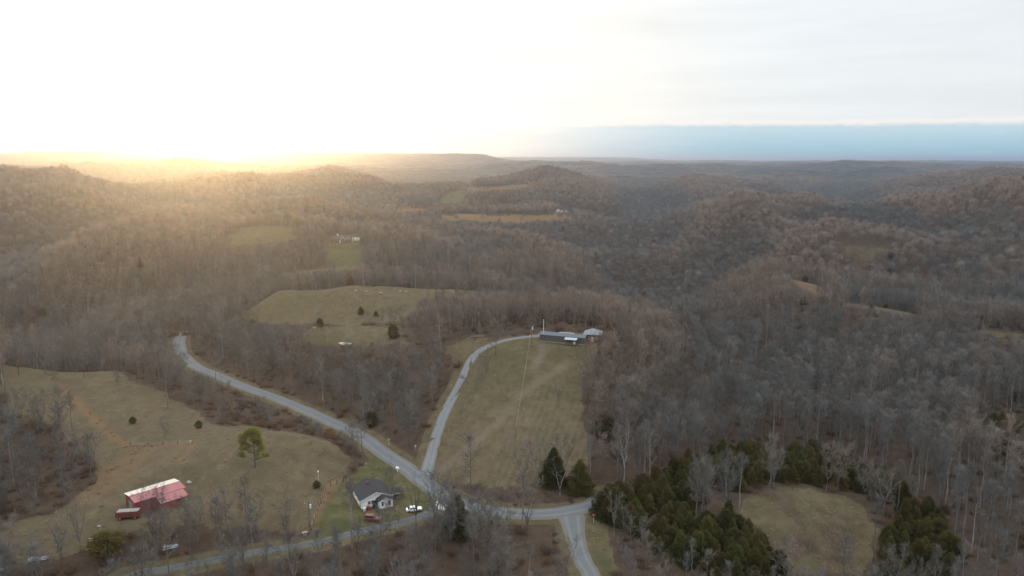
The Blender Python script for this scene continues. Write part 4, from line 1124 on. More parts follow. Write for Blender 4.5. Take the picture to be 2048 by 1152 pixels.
# ---------------------------------------------------------------- box-and-tube builder for made things
class MB:
    def __init__(s): s.v = []; s.f = []
    def add(s, v, f):
        o = len(s.v); s.v += [tuple(map(float, p)) for p in v]; s.f += [tuple(i + o for i in q) for q in f]; return s
    def box(s, x0, x1, y0, y1, z0, z1):
        v = [(x, y, z) for z in (z0, z1) for y in (y0, y1) for x in (x0, x1)]
        return s.add(v, [(0, 2, 3, 1), (4, 5, 7, 6), (0, 1, 5, 4), (2, 6, 7, 3), (0, 4, 6, 2), (1, 3, 7, 5)])
    def slab(s, pts, th):
        """a flat outline (list of 3D points, seen from above counter-clockwise) given thickness th downward"""
        n_ = len(pts); lo = [(p[0], p[1], p[2] - th) for p in pts]
        return s.add(list(pts) + lo, [tuple(range(n_)), tuple(range(2 * n_ - 1, n_ - 1, -1))] + [(i + n_, (i + 1) % n_ + n_, (i + 1) % n_, i) for i in range(n_)])
    def prism(s, prof, axis, a0, a1):
        """outline in a vertical plane pushed along x or y"""
        n_ = len(prof); P = lambda p, a: (a, p[0], p[1]) if axis == 'x' else (p[0], a, p[1])
        return s.add([P(p, a0) for p in prof] + [P(p, a1) for p in prof], [tuple(range(n_)), tuple(range(2 * n_ - 1, n_ - 1, -1))] + [(i, i + n_, (i + 1) % n_ + n_, (i + 1) % n_) for i in range(n_)])
    def tube(s, p0, p1, r0, r1=None, n_=8):
        r1 = r0 if r1 is None else r1
        a = np.array(p0, float); b_ = np.array(p1, float); A_, B_ = frames((b_ - a)[None])
        v = []
        for p, r in ((a, r0), (b_, r1)):
            for k in range(n_):
                t_ = 2 * math.pi * k / n_; v.append(p + r * (A_[0] * math.cos(t_) + B_[0] * math.sin(t_)))
        return s.add(v, [tuple(range(n_))[::-1], tuple(range(n_, 2 * n_))] + [(k, (k + 1) % n_, (k + 1) % n_ + n_, k + n_) for k in range(n_)])
    def obj(s, name, mat, parent=None, smooth=False):
        me = bpy.data.meshes.new(name); me.from_pydata(s.v, [], s.f); me.materials.append(mat)
        bm = __import__('bmesh').new(); bm.from_mesh(me)
        __import__('bmesh').ops.recalc_face_normals(bm, faces=bm.faces); bm.to_mesh(me); bm.free()
        return link(name, me, parent)
M_RED = simple('red_metal_siding', (0.24, 0.050, 0.050), .55, var=.30, scale=.7)
M_REDROOF = simple('red_metal_roof', (0.32, 0.115, 0.124), .5, var=.2, scale=.35, spec=.35)
M_PALEROOF = simple('pale_metal_roof', (0.62, 0.57, 0.50), .28, var=.08, scale=.5, spec=.7)  # on the barn, low sun glare painted in as pale base colour
M_GREYDOOR = simple('weathered_grey_board', (0.24, 0.235, 0.23), .8, var=.3)
M_DARK = simple('dark_opening', (0.018, 0.018, 0.02), .9, var=.2)
M_WHITE = simple('white_painted_siding', (0.80, 0.82, 0.82), .6, var=.10, scale=.6)
M_OFFW = simple('off_white_trim', (0.74, 0.73, 0.70), .6, var=.1)
M_SHING = simple('charcoal_shingle', (0.036, 0.035, 0.040), .9, var=.35, scale=2.5, bump=.4)
M_SHINGB = simple('brown_shingle', (0.088, 0.066, 0.062), .9, var=.3, scale=2.5)
M_GLASS = simple('dark_window_glass', (0.03, 0.036, 0.042), .12, var=.2, spec=.8)
M_RUST = simple('rusty_red_paint', (0.17, 0.052, 0.034), .8, var=.5, scale=1.6)
M_WOOD = simple('weathered_wood', (0.16, 0.125, 0.095), .9, var=.35, scale=3)
M_POST = simple('dark_fence_post', (0.065, 0.053, 0.045), .9, var=.3, scale=3)
M_LOGP = simple('bleached_log', (0.50, 0.45, 0.38), .9, var=.25, scale=2)
M_GALV = simple('galvanised_sheet', (0.36, 0.39, 0.42), .38, metal=.35, var=.18, scale=1.2, spec=.6)
M_BLUEROOF = simple('grey_blue_metal_roof', (0.115, 0.135, 0.155), .75, var=.15, scale=.8, spec=.15)
M_HIPROOF = simple('dull_pale_metal_roof', (0.20, 0.22, 0.235), .75, var=.25, scale=.8, spec=.15)
M_GREYWALL = simple('dark_grey_siding', (0.095, 0.088, 0.085), .8, var=.25, scale=1.2)
M_BRICK = simple('red_brick', (0.155, 0.085, 0.072), .9, var=.3, scale=2.5)
M_SOIL = simple('dark_bare_soil', (0.042, 0.033, 0.028), .95, var=.4, scale=1.2, bump=.6)
M_CARW = simple('white_car_paint', (0.78, 0.79, 0.80), .25, var=.05, spec=.6)
M_CARR = simple('maroon_car_paint', (0.20, 0.045, 0.040), .3, var=.12, spec=.6)
M_TYRE = simple('black_tyre', (0.02, 0.02, 0.02), .9, var=.2)
M_STEEL = simple('wheel_steel', (0.35, 0.35, 0.36), .4, metal=.6, var=.15)
M_ROCK = simple('pale_limestone', (0.30, 0.285, 0.25), .9, var=.25, scale=2)
M_SIGNR = simple('red_sign_face', (0.36, 0.03, 0.035), .5, var=.1)
M_SIGNY = simple('tan_sign_back', (0.50, 0.40, 0.27), .6, var=.15)
M_TRANS = simple('pale_grey_steel', (0.62, 0.64, 0.65), .5, var=.1)
M_WIRE = simple('bright_wire', (0.27, 0.25, 0.20), .45, var=.05)
M_ORANGE = simple('orange_red_plastic', (0.34, 0.075, 0.04), .5, var=.12)
M_TARP = simple('white_plastic', (0.80, 0.80, 0.77), .5, var=.1)
M_LENS = simple('lamp_lens', (0.7, 0.7, 0.68), .15, var=.05, spec=.8)

def ground_z(x, y): return float(hgt(x, y))
def windows(parent, x, y, z, w, h, face, frame=M_OFFW):
    """one framed window; face is the outward direction: '+x','-x','+y','-y'"""
    f_ = MB(); p_ = MB(); t_ = .09
    def bx(mb, a0, a1, z0, z1, d0, d1):
        if face == '+x': mb.box(x + d0, x + d1, y + a0, y + a1, z0, z1)
        if face == '-x': mb.box(x - d1, x - d0, y + a0, y + a1, z0, z1)
        if face == '+y': mb.box(x + a0, x + a1, y + d0, y + d1, z0, z1)
        if face == '-y': mb.box(x + a0, x + a1, y - d1, y - d0, z0, z1)
    bx(f_, -w / 2 - t_, w / 2 + t_, z - t_, z, .004, .07); bx(f_, -w / 2 - t_, w / 2 + t_, z + h, z + h + t_, .004, .07)
    bx(f_, -w / 2 - t_, -w / 2, z, z + h, .004, .07); bx(f_, w / 2, w / 2 + t_, z, z + h, .004, .07); bx(f_, -w / 2, w / 2, z + h / 2 - .03, z + h / 2 + .03, .03, .06)
    bx(p_, -w / 2, w / 2, z, z + h, .004, .03)
    wo_ = f_.obj('window', frame, parent); p_.obj('pane', M_GLASS, wo_)
    return wo_

# ---------------------------------------------------------------- red barn
def barn():
    e = empty('red_barn', (P_BARN[0], P_BARN[1], P_BARN[2]), R(45))
    e.scale = (.79, .79, .84)
    tag(e, 'red metal barn with pale far roof slope and a red lean-to', 'barn')
    L = 8.4; Wd = 5.0; h = 4.1; r = 4.72
    # four walls
    MB().prism([(-Wd, -.6), (Wd, -.6), (Wd, h), (0, r - .12), (-Wd, h)], 'x', -L, -L + .15).obj('gable_wall', M_RED, e)
    MB().prism([(-Wd, -.6), (Wd, -.6), (Wd, h), (0, r - .12), (-Wd, h)], 'x', L - .15, L).obj('gable_wall', M_RED, e)
    MB().box(-L + .152, L - .152, Wd - .15, Wd - .002, -.6, h - .03).obj('side_wall', M_RED, e)
    MB().box(-L + .152, L - .152, -Wd + .002, -Wd + .15, -.6, h - .03).obj('side_wall', M_RED, e)
    ov = .35
    def slope(y0, z0, y1, z1, x0, x1, name, mat, ribs):
        m_ = MB()
        q = [(x0, y0, z0), (x1, y0, z0), (x1, y1, z1), (x0, y1, z1)]
        if y1 < y0: q = q[::-1]
        m_.slab(q, .08); n_ = int((x1 - x0) / ribs)
        for i in range(n_ + 1):
            xx = x0 + (x1 - x0) * i / n_
            w_ = .035
            a = [(max(x0, xx - w_), y0, z0 + .035), (min(x1, xx + w_), y0, z0 + .035), (min(x1, xx + w_), y1, z1 + .035), (max(x0, xx - w_), y1, z1 + .035)]
            if y1 < y0: a = a[::-1]
            m_.slab(a, .034)
        return m_.obj(name, mat, e)
    ez = r - (r - h) * (Wd + ov) / Wd
    p = slope(Wd + ov, ez, .01, r, -L - ov, L + ov, 'roof_slope', M_PALEROOF, .9); p['label'] = 'far roof slope with low sun glare painted in pale'
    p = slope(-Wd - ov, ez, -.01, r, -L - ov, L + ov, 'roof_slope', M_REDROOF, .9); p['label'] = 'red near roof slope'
    MB().prism([(-.22, r - .02), (0, r + .09), (.22, r - .02)], 'x', -L - ov, L + ov).obj('ridge_cap', M_REDROOF, e)
    # lean-to on the near side, over the right-hand part
    x0, x1 = -1.6, 7.9; yo = -Wd - 5.0
    p = slope(yo, 2.95, -Wd - ov - .02, ez - .12, x0, x1, 'lean_to_roof', M_REDROOF, .9)
    MB().box(x0 + .2, x0 + .32, yo + .3, -Wd - .01, -.8, 2.85).obj('lean_to_wall', M_RED, e)
    MB().box(x0 + .33, 4.3, yo + .3, yo + .42, -.8, 2.8).obj('lean_to_wall', M_RED, e)
    for xx in (5.2, 6.5, 7.7): MB().box(xx - .07, xx + .07, yo + .25, yo + .39, -.8, 2.84).obj('post', M_WOOD, e)
    dk = MB().box(4.4, 8.9, yo + .1, -Wd - .02, -.3, .12).obj('deck', M_WOOD, e)
    MB().box(4.5, 4.62, yo + 2.2, -Wd - .03, .12, 3.0).obj('lean_to_wall', M_RED, e)
    d = MB().box(4.63, 4.70, yo + 2.6, yo + 3.8, .13, 2.25).obj('door', M_WHITE, e); d['label'] = 'white door under the lean-to'
    MB().box(4.70, 4.74, yo + 3.6, yo + 3.7, 1.05, 1.2).obj('handle', M_DARK, d)
    # big sliding door of the left gable
    d = MB().box(-L - .09, -L - .004, -2.3, 1.5, -.3, 3.3).obj('sliding_door', M_GREYDOOR, e)
    for k in range(7): MB().box(-L - .12, -L - .092, -2.2 + k * .6, -2.14 + k * .6, -.25, 3.25).obj('batten', M_GREYDOOR, d)
    MB().box(-L - .14, -L - .03, -2.6, 2.4, 3.35, 3.48).obj('door_rail', M_DARK, e)
    MB().box(L + .003, L + .06, -1.0, 1.0, -.2, 2.6).obj('door', M_DARK, e)
barn()

def wheel(parent, x, y, r, w, name='wheel', axis='y'):
    d = np.array([0, w / 2, 0]) if axis == 'y' else np.array([w / 2, 0, 0])
    c = np.array([x, y, r])
    t_ = MB().tube(c - d, c + d, r, n_=14).obj(name, M_TYRE, parent)
    MB().tube(c - d * 1.06, c + d * 1.06, r * .58, n_=10).obj('rim', M_STEEL, t_)
    return t_
def wagon():
    p = at(258, 1036, 300); e = empty('hay_wagon', p, R(8)); tag(e, 'rusty red farm wagon with slatted sides and drawbar beside the barn', 'wagon')
    MB().box(-2.9, 2.9, -1.15, 1.15, .75, .92).obj('bed', M_RUST, e)
    for y_ in (-1.15, 1.05):
        for k in range(4): MB().box(-2.9, 2.9, y_, y_ + .08, 1.0 + k * .36, 1.24 + k * .36).obj('side_board', M_RUST, e)
    for x_ in (-2.9, 2.82): MB().box(x_, x_ + .08, -1.05, 1.05, .93, 2.35).obj('end_board', M_RUST, e)
    for x_ in (-2.9, -1.0, 1.0, 2.8):
        for y_ in (-1.24, 1.16): MB().box(x_, x_ + .1, y_, y_ + .07, .7, 2.5).obj('stake', M_RUST, e)
    MB().box(-2.75, 2.75, -1.0, 1.0, 1.6, 2.3).obj('load', M_GREYDOOR, e)
    MB().tube((-2.9, .5, .7), (-5.0, 0, .45), .07).tube((-2.9, -.5, .7), (-5.0, 0, .45), .07).obj('drawbar', M_RUST, e)
    for x_ in (-1.9, 1.9):
        for y_ in (-1.0, 1.0): wheel(e, x_, y_, .42, .25)
wagon()
def sheet_pile(u, v, rz, n_, L, Wd, name, label, group=None, mat=M_GALV):
    p = at(u, v, 300); e = empty(name, p, rz); tag(e, label, 'sheet metal', group)
    rg_ = random.Random(int(u))
    for i in range(n_):
        z = .12 + .10 * (i % 3); dy = (i - n_ / 2) * Wd / n_; a = rg_.uniform(-.06, .06)
        m_ = MB()
        for k in range(4):
            y0 = dy + k * Wd / n_ / 4.2
            m_.box(-L / 2 + rg_.uniform(-.25, .25), L / 2 + rg_.uniform(-.25, .25), y0, y0 + Wd / n_ / 5, z + (.03 if k % 2 else 0), z + (.06 if k % 2 else .03))
        o = m_.obj('metal_sheet', mat, e); o.rotation_euler = (rg_.uniform(-.03, .03), rg_.uniform(-.02, .02), a)
    MB().box(-L * .35, -L * .35 + .15, -Wd / 2, Wd / 2, -.1, .12).obj('sleeper', M_WOOD, e); MB().box(L * .3, L * .3 + .15, -Wd / 2, Wd / 2, -.1, .12).obj('sleeper', M_WOOD, e)
sheet_pile(76, 1118, R(20), 5, 4.6, 2.4, 'metal_sheet_stack', 'bright bluish white stack of metal sheets lying on pasture at lower left', 'metal sheet stacks')
sheet_pile(341, 1092, R(24), 6, 3.6, 3.4, 'metal_sheet_stack', 'wide grey white spread of roofing sheets beside the gravel lane', 'metal sheet stacks')
sheet_pile(4, 1140, R(60), 4, 2.6, 1.6, 'metal_sheet_stack', 'small pale sheet stack cut by the left picture edge', 'metal sheet stacks')
def log_pile(u, v, rz, n_, L, r, label, mat=M_LOGP, group=None, rmax=500, sp=.5):
    p = at(u, v, rmax); e = empty('log_pile', p, rz); tag(e, label, 'log pile', group); g = random.Random(int(u * 7 + v))
    for i in range(n_):
        y = (i - n_ / 2) * sp + g.uniform(-.1, .1); a = g.uniform(-.35, .35); l = L * g.uniform(.5, 1.1); z = r + .02 + (g.random() < .35) * r * 1.6
        MB().tube((-l / 2 * math.cos(a), y - l / 2 * math.sin(a), z), (l / 2 * math.cos(a), y + l / 2 * math.sin(a), z + g.uniform(-.05, .2)), r * g.uniform(.7, 1.2), r * .6, 7).obj('log', mat, e)
log_pile(202, 1078, R(25), 7, 6.0, .14, 'thin greyish poles and boards heaped behind the olive bush', group='log piles')
log_pile(692, 690, R(-35), 8, 5.5, .38, 'bleached logs heaped at a bare earth scrape on far pasture', group='log piles', sp=.7)
log_pile(960, 673, R(8), 5, 9, .2, 'fallen trunks at the wood edge left of the hilltop drive', mat=M_WOOD, group='log piles', rmax=420)

# ---------------------------------------------------------------- white farmhouse
def farmhouse():
    # local x runs along the ridge towards the front
    e = empty('farmhouse', P_HOUSE, math.atan2(-.90, .43)); tag(e, 'small white farmhouse with charcoal gable roof and front wing', 'house')
    L, Wd, h, r = 5.0, 4.4, 2.75, 4.45
    MB().prism([(-Wd, -.5), (Wd, -.5), (Wd, h), (0, r - .12), (-Wd, h)], 'x', -L, -L + .15).obj('gable_wall', M_WHITE, e)
    MB().prism([(-Wd, -.5), (Wd, -.5), (Wd, h), (0, r - .12), (-Wd, h)], 'x', L - .15, L).obj('gable_wall', M_WHITE, e)
    MB().box(-L + .152, L - .152, -Wd + .002, -Wd + .15, -.5, h - .03).obj('side_wall', M_WHITE, e)
    MB().box(-L + .152, L - .152, Wd - .15, Wd - .002, -.5, h - .03).obj('side_wall', M_WHITE, e)
    MB().box(-L - .02, L + .02, -Wd - .02, Wd + .02, -.55, -.05).obj('foundation', M_CONC, e)
    ov = .45; ez = r - (r - h) * (Wd + ov) / Wd
    for sg in (-1, 1):
        q = [(-L - ov, sg * (Wd + ov), ez), (L + ov, sg * (Wd + ov), ez), (L + ov, sg * .01, r), (-L - ov, sg * .01, r)]
        MB().slab(q if sg < 0 else q[::-1], .14).obj('roof_slope', M_SHING, e)
    MB().prism([(-.2, r - .03), (0, r + .05), (.2, r - .03)], 'x', -L - ov, L + ov).obj('ridge_cap', M_SHING, e)
    for sg in (-1, 1): MB().slab([(L + ov + .005, sg * (Wd + ov), ez + .02), (L + ov + .06, sg * (Wd + ov), ez + .02), (L + ov + .06, 0, r + .02), (L + ov + .005, 0, r + .02)][::sg], .2).obj('barge_board', M_OFFW, e)
    # front wing on the right: gable facing the front
    wy0, wy1, wx = .2, 4.3, L + 2.2
    wm = (wy0 + wy1) / 2; wr = 3.55; wh = 2.55
    MB().prism([(wy0, -.5), (wy1, -.5), (wy1, wh), (wm, wr - .1), (wy0, wh)], 'x', wx - .15, wx).obj('wing_gable_wall', M_WHITE, e)
    MB().box(L + .01, wx - .152, wy0, wy0 + .14, -.5, wh - .03).obj('wing_side_wall', M_WHITE, e); MB().box(L + .01, wx - .152, wy1 - .14, wy1, -.5, wh - .03).obj('wing_side_wall', M_WHITE, e)
    wez = wr - (wr - wh) * ((wy1 - wm) + .35) / (wy1 - wm)
    MB().slab([(L - 1.2, wy0 - .35, wez), (wx + .35, wy0 - .35, wez), (wx + .35, wm - .01, wr), (L - 1.2, wm - .01, wr)], .12).obj('wing_roof_slope', M_SHING, e)
    MB().slab([(L - 1.2, wm + .01, wr), (wx + .35, wm + .01, wr), (wx + .35, wy1 + .35, wez), (L - 1.2, wy1 + .35, wez)], .12).obj('wing_roof_slope', M_SHING, e)
    for yy in (1.25, 3.25): windows(e, wx, yy, .75, .62, 1.35, '+x', M_WHITE)
    for yy in (-2.1, -1.05): windows(e, L, yy, 1.0, .75, 1.0, '+x', M_OFFW)
    for xx in (-2.2, 1.2): windows(e, xx, -Wd, 1.0, .8, 1.1, '-y', M_OFFW)
    d = MB().box(3.2, 4.1, -Wd - .06, -Wd - .004, -.05, 2.05).obj('door', M_GREYDOOR, e); MB().tube((3.3, -Wd - .1, .95), (3.3, -Wd - .06, .95), .05).obj('handle', M_DARK, d)
    MB().box(L + .02, L + .9, -.9, .15, -.05, 1.9).obj('door', M_DARK, e)
    MB().box(-2.2, -1.7, -1.0, -.5, r - .9, r + .5).obj('chimney', M_BRICK, e)
    MB().tube((-L - .1, -Wd - .3, -.5), (-L - .1, -Wd - .3, 3.2), .06).obj('corner_pole', M_WOOD, e)
farmhouse()
def local(P, rz, x, y): return P[0] + x * math.cos(rz) - y * math.sin(rz), P[1] + x * math.sin(rz) + y * math.cos(rz)
HR = math.atan2(-.90, .43)
def shed():
    x, y = local(P_HOUSE, HR, 1.6, 7.2); e = empty('garden_shed', (x, y, ground_z(x, y)), HR); tag(e, 'small open shed with dark hipped roof right of the farmhouse', 'shed')
    for sx in (-1.5, 1.5):
        for sy in (-1.3, 1.3): MB().box(sx - .06, sx + .06, sy - .06, sy + .06, -.3, 2.05).obj('post', M_WOOD, e)
    MB().add([(-1.9, -1.7, 2.05), (1.9, -1.7, 2.05), (1.9, 1.7, 2.05), (-1.9, 1.7, 2.05), (-.6, 0, 2.85), (.6, 0, 2.85)], [(3, 2, 1, 0), (0, 1, 5, 4), (2, 3, 4, 5), (1, 2, 5), (3, 0, 4)]).obj('roof', M_SHING, e)
    MB().box(-1.45, -1.37, -1.25, 1.25, -.3, 2.0).obj('back_wall', M_WHITE, e)
    MB().box(1.0, 1.6, -.9, .9, 0, .75).obj('workbench', M_WOOD, e)
shed()
q = at_many([(690, 968), (706, 960), (712, 984), (699, 985)], 300); q = q + np.array([0, 0, .10])
qq = [tuple(p) for p in q] + [tuple(p - np.array([0, 0, .4])) for p in q]
tag(link('garden_plot', mesh_from('garden_plot', qq, [(3, 2, 1, 0), (0, 1, 5, 4), (1, 2, 6, 5), (2, 3, 7, 6), (3, 0, 4, 7)], M_SOIL)), 'dark bare garden plot behind the white farmhouse', 'garden plot', kind='structure')
# things standing at the front wall
def barrel(x, y, label, mat, rad=.42, h=.95):
    x, y = local(P_HOUSE, HR, x, y); e = empty('barrel', (x, y, ground_z(x, y))); tag(e, label, 'barrel', 'barrels by the farmhouse wall')
    MB().tube((0, 0, -.1), (0, 0, h * .5), rad * .92, rad).tube((0, 0, h * .5), (0, 0, h), rad, rad * .92, 12).obj('body', mat, e)
    for z in (.3, .65): MB().tube((0, 0, h * z - .03), (0, 0, h * z + .03), rad * 1.05, n_=12).obj('hoop', M_DARK, e)
    MB().tube((0, 0, h), (0, 0, h + .05), rad * .8, n_=12).obj('lid', mat, e)
barrel(6.0, -2.6, 'orange red barrel at the front wall of the farmhouse', M_ORANGE, .5, 1.0)
barrel(6.3, -3.9, 'white barrel at the front corner of the farmhouse', M_TARP, .45, .9)
barrel(5.9, -.9, 'dark barrel between orange barrel and the front wing', M_DARK, .45, 1.0)

# ---------------------------------------------------------------- vehicles
def car(u, v, rz, paint, label, suv, rmax=300, sc_=1.0, name='parked_car', group='cars parked at the farmhouse'):
    p = at(u, v, rmax); e = empty(name, (p[0], p[1], ground_z(p[0], p[1]) + .02), rz); e.scale = (sc_,) * 3
    tag(e, label, 'car', group)
    L, Wd = (2.35, .93) if suv else (2.3, .88); hb = 1.0 if suv else .88; hr = 1.74 if suv else 1.42
    def loft(rows, nm, mat, par=e):
        """rows: (z, [(x, halfwidth), ...]) all the same length -> closed skin"""
        v = []; f = []; m_ = len(rows[0][1])
        for z, pts in rows:
            v += [(x, w, z) for x, w in pts] + [(x, -w, z) for x, w in reversed(pts)]
        n_ = 2 * m_
        for k in range(len(rows) - 1): f += [(k * n_ + i, k * n_ + (i + 1) % n_, (k + 1) * n_ + (i + 1) % n_, (k + 1) * n_ + i) for i in range(n_)]
        f += [tuple(range(n_)), tuple(range((len(rows) - 1) * n_, len(rows) * n_))]
        o = MB().add(v, f).obj(nm, mat, par); return o
    loft([(.28, [(-L + .08, Wd * .86), (-L * .5, Wd * .93), (L * .5, Wd * .93), (L - .1, Wd * .8)]), (.55, [(-L, Wd * .92), (-L * .5, Wd), (L * .5, Wd), (L, Wd * .84)]),
          (hb - .1, [(-L + .02, Wd * .92), (-L * .5, Wd), (L * .5, Wd * .98), (L - .04, Wd * .82)]), (hb, [(-L + .1, Wd * .86), (-L * .5, Wd * .95), (L * .5, Wd * .92), (L - .25, Wd * .74)])], 'body', paint)
    b0, b1 = (-L + .12, L * .42) if suv else (-L * .80, L * .40); t0, t1 = (-L + .35, L * .12) if suv else (-L * .42, L * .08)
    loft([(hb, [(b0, Wd * .88), ((b0 + b1) / 2, Wd * .92), (b1, Wd * .86)]), (hr, [(t0, Wd * .72), ((t0 + t1) / 2, Wd * .76), (t1, Wd * .72)])], 'cabin', paint)
    def glass(pts, nm='window'): MB().slab(pts, .0).obj(nm, M_GLASS, e) if False else MB().add(pts + [tuple(np.array(q_) * np.array([.985, .985, 1])) for q_ in pts], [(0, 1, 2, 3), (7, 6, 5, 4), (0, 4, 5, 1), (1, 5, 6, 2), (2, 6, 7, 3), (3, 7, 4, 0)]).obj(nm, M_GLASS, e)
    zl, zh = hb + .06, hr - .10
    def xz(f_, z): k = (z - hb) / (hr - hb); return (b0 + (t0 - b0) * k) * (1 - f_) + (b1 + (t1 - b1) * k) * f_
    def hw(z): k = (z - hb) / (hr - hb); return Wd * (.895 + (.745 - .895) * k) + .022
    for sg in (-1, 1):
        for f0, f1 in ((.08, .47), (.52, .90)): glass([(xz(f0, zl), sg * hw(zl), zl), (xz(f1, zl), sg * hw(zl), zl), (xz(f1, zh), sg * hw(zh), zh), (xz(f0, zh), sg * hw(zh), zh)], 'side_window')
    for f_, nm in ((1.0, 'windscreen'), (0.0, 'rear_window')):
        s_ = .03 if f_ else -.03
        glass([(xz(f_, zl) + s_, -hw(zl) * .86, zl), (xz(f_, zl) + s_, hw(zl) * .86, zl), (xz(f_, zh) + s_, hw(zh) * .86, zh), (xz(f_, zh) + s_, -hw(zh) * .86, zh)], nm)
    for x_ in (-L * .62, L * .62):
        for y_ in (-Wd * .93, Wd * .93): wheel(e, x_, y_, .34, .24)
    for sg in (-1, 1):
        MB().box(L - .14, L + .01, sg * Wd * .58 - .16, sg * Wd * .58 + .16, .60, .76).obj('headlight', M_LENS, e)
        MB().box(-L - .01, -L + .12, sg * Wd * .72 - .12, sg * Wd * .72 + .12, .62, .84).obj('tail_light', M_SIGNR, e)
    MB().box(L - .05, L + .07, -Wd * .78, Wd * .78, .34, .52).obj('bumper', M_STEEL, e); MB().box(-L - .07, -L + .05, -Wd * .84, Wd * .84, .34, .52).obj('bumper', M_STEEL, e)
    return e
car(746, 1041, R(-8), M_CARR, 'maroon sport utility car with white snowy bonnet parked on the yard'.replace(' with white snowy bonnet', ''), True)
car(828, 1022, R(14), M_CARW, 'white saloon car parked on the gravel lane', False)

# ---------------------------------------------------------------- the long hilltop house and its brick neighbour
def mobile():
    rz = R(-20); e = empty('mobile_home', P_MOBILE, rz); tag(e, 'long low dark grey mobile home with bluish metal roof on the hilltop', 'mobile home')
    L, Wd, h, r = 9.6, 2.6, 3.2, 3.95
    MB().prism([(-Wd, .5), (Wd, .5), (Wd, h), (0, r - .1), (-Wd, h)], 'x', -L, -L + .12).obj('end_wall', M_GREYWALL, e); MB().prism([(-Wd, .5), (Wd, .5), (Wd, h), (0, r - .1), (-Wd, h)], 'x', L - .12, L).obj('end_wall', M_GREYWALL, e)
    MB().box(-L + .122, L - .122, -Wd + .002, -Wd + .12, .5, h - .02).obj('side_wall', M_GREYWALL, e); MB().box(-L + .122, L - .122, Wd - .12, Wd - .002, .5, h - .02).obj('side_wall', M_GREYWALL, e)
    MB().box(-L + .05, L - .05, -Wd + .05, Wd - .05, -.8, .48).obj('skirting', M_GREYDOOR, e)
    ov = .3; ez = r - (r - h) * (Wd + ov) / Wd
    for sg in (-1, 1):
        q_ = [(-L - ov, sg * (Wd + ov), ez), (L + ov, sg * (Wd + ov), ez), (L + ov, sg * .01, r), (-L - ov, sg * .01, r)]
        MB().slab(q_ if sg < 0 else q_[::-1], .1).obj('roof_slope', M_BLUEROOF, e)
    MB().box(-2.0, 4.5, .1, .5, r - .02, r + .10).obj('pale_ridge_patch', M_PALEROOF, e)
    for xx in (-7.2, -4.9, -2.2, .4, 8.0): windows(e, xx, -Wd, 1.6, .9, 1.0, '-y', M_GREYDOOR)
    # porch
    MB().box(2.0, 6.6, -Wd - 2.4, -Wd - .02, .25, .42).obj('porch_deck', M_WOOD, e)
    q_ = [(1.7, -Wd - 2.7, 2.55), (6.9, -Wd - 2.7, 2.55), (6.9, -Wd - .05, 2.98), (1.7, -Wd - .05, 2.98)]
    MB().slab(q_, .1).obj('porch_roof', M_GALV, e)
    for xx in (2.1, 4.3, 6.5): MB().box(xx - .07, xx + .07, -Wd - 2.4, -Wd - 2.26, -.9, 2.5).obj('porch_post', M_WOOD, e)
    for z in (.85, 1.25): MB().box(2.2, 6.4, -Wd - 2.36, -Wd - 2.30, z, z + .07).obj('porch_rail', M_WOOD, e)
    d = MB().box(3.0, 3.9, -Wd - .05, -Wd - .004, .55, 2.5).obj('door', M_DARK, e); MB().tube((3.8, -Wd - .1, 1.5), (3.8, -Wd - .05, 1.5), .05).obj('handle', M_STEEL, d)
    MB().box(5.2, 6.0, -Wd - 1.4, -Wd - .7, .43, 1.4).obj('white_cooler', M_TARP, e)
mobile()
def hiphouse():
    e = empty('brick_cottage', P_HIP, R(-12)); tag(e, 'small red brick cottage with pale metal hip roof beside the mobile home', 'house')
    a = 3.4; h = 3.1
    MB().box(-a, a, -a, -a + .15, -.6, h).obj('wall', M_BRICK, e); MB().box(-a, a, a - .15, a, -.6, h).obj('wall', M_BRICK, e)
    MB().box(-a, -a + .15, -a + .152, a - .152, -.6, h).obj('wall', M_BRICK, e); MB().box(a - .15, a, -a + .152, a - .152, -.6, h).obj('wall', M_BRICK, e)
    o = a + .5
    MB().add([(-o, -o, h), (o, -o, h), (o, o, h), (-o, o, h), (-.5, 0, h + 1.9), (.5, 0, h + 1.9)], [(3, 2, 1, 0), (0, 1, 5, 4), (2, 3, 4, 5), (1, 2, 5), (3, 0, 4)]).obj('hip_roof', M_HIPROOF, e)
    for xx in (-1.7, 1.7): windows(e, xx, -a, 1.0, .8, 1.1, '-y', M_OFFW)
    windows(e, -a, 0, 1.0, .8, 1.1, '-x', M_OFFW)
    d = MB().box(-.45, .45, -a - .05, -a - .004, .0, 2.05).obj('door', M_OFFW, e); MB().tube((.35, -a - .1, 1.0), (.35, -a - .05, 1.0), .05).obj('handle', M_DARK, d)
hiphouse()

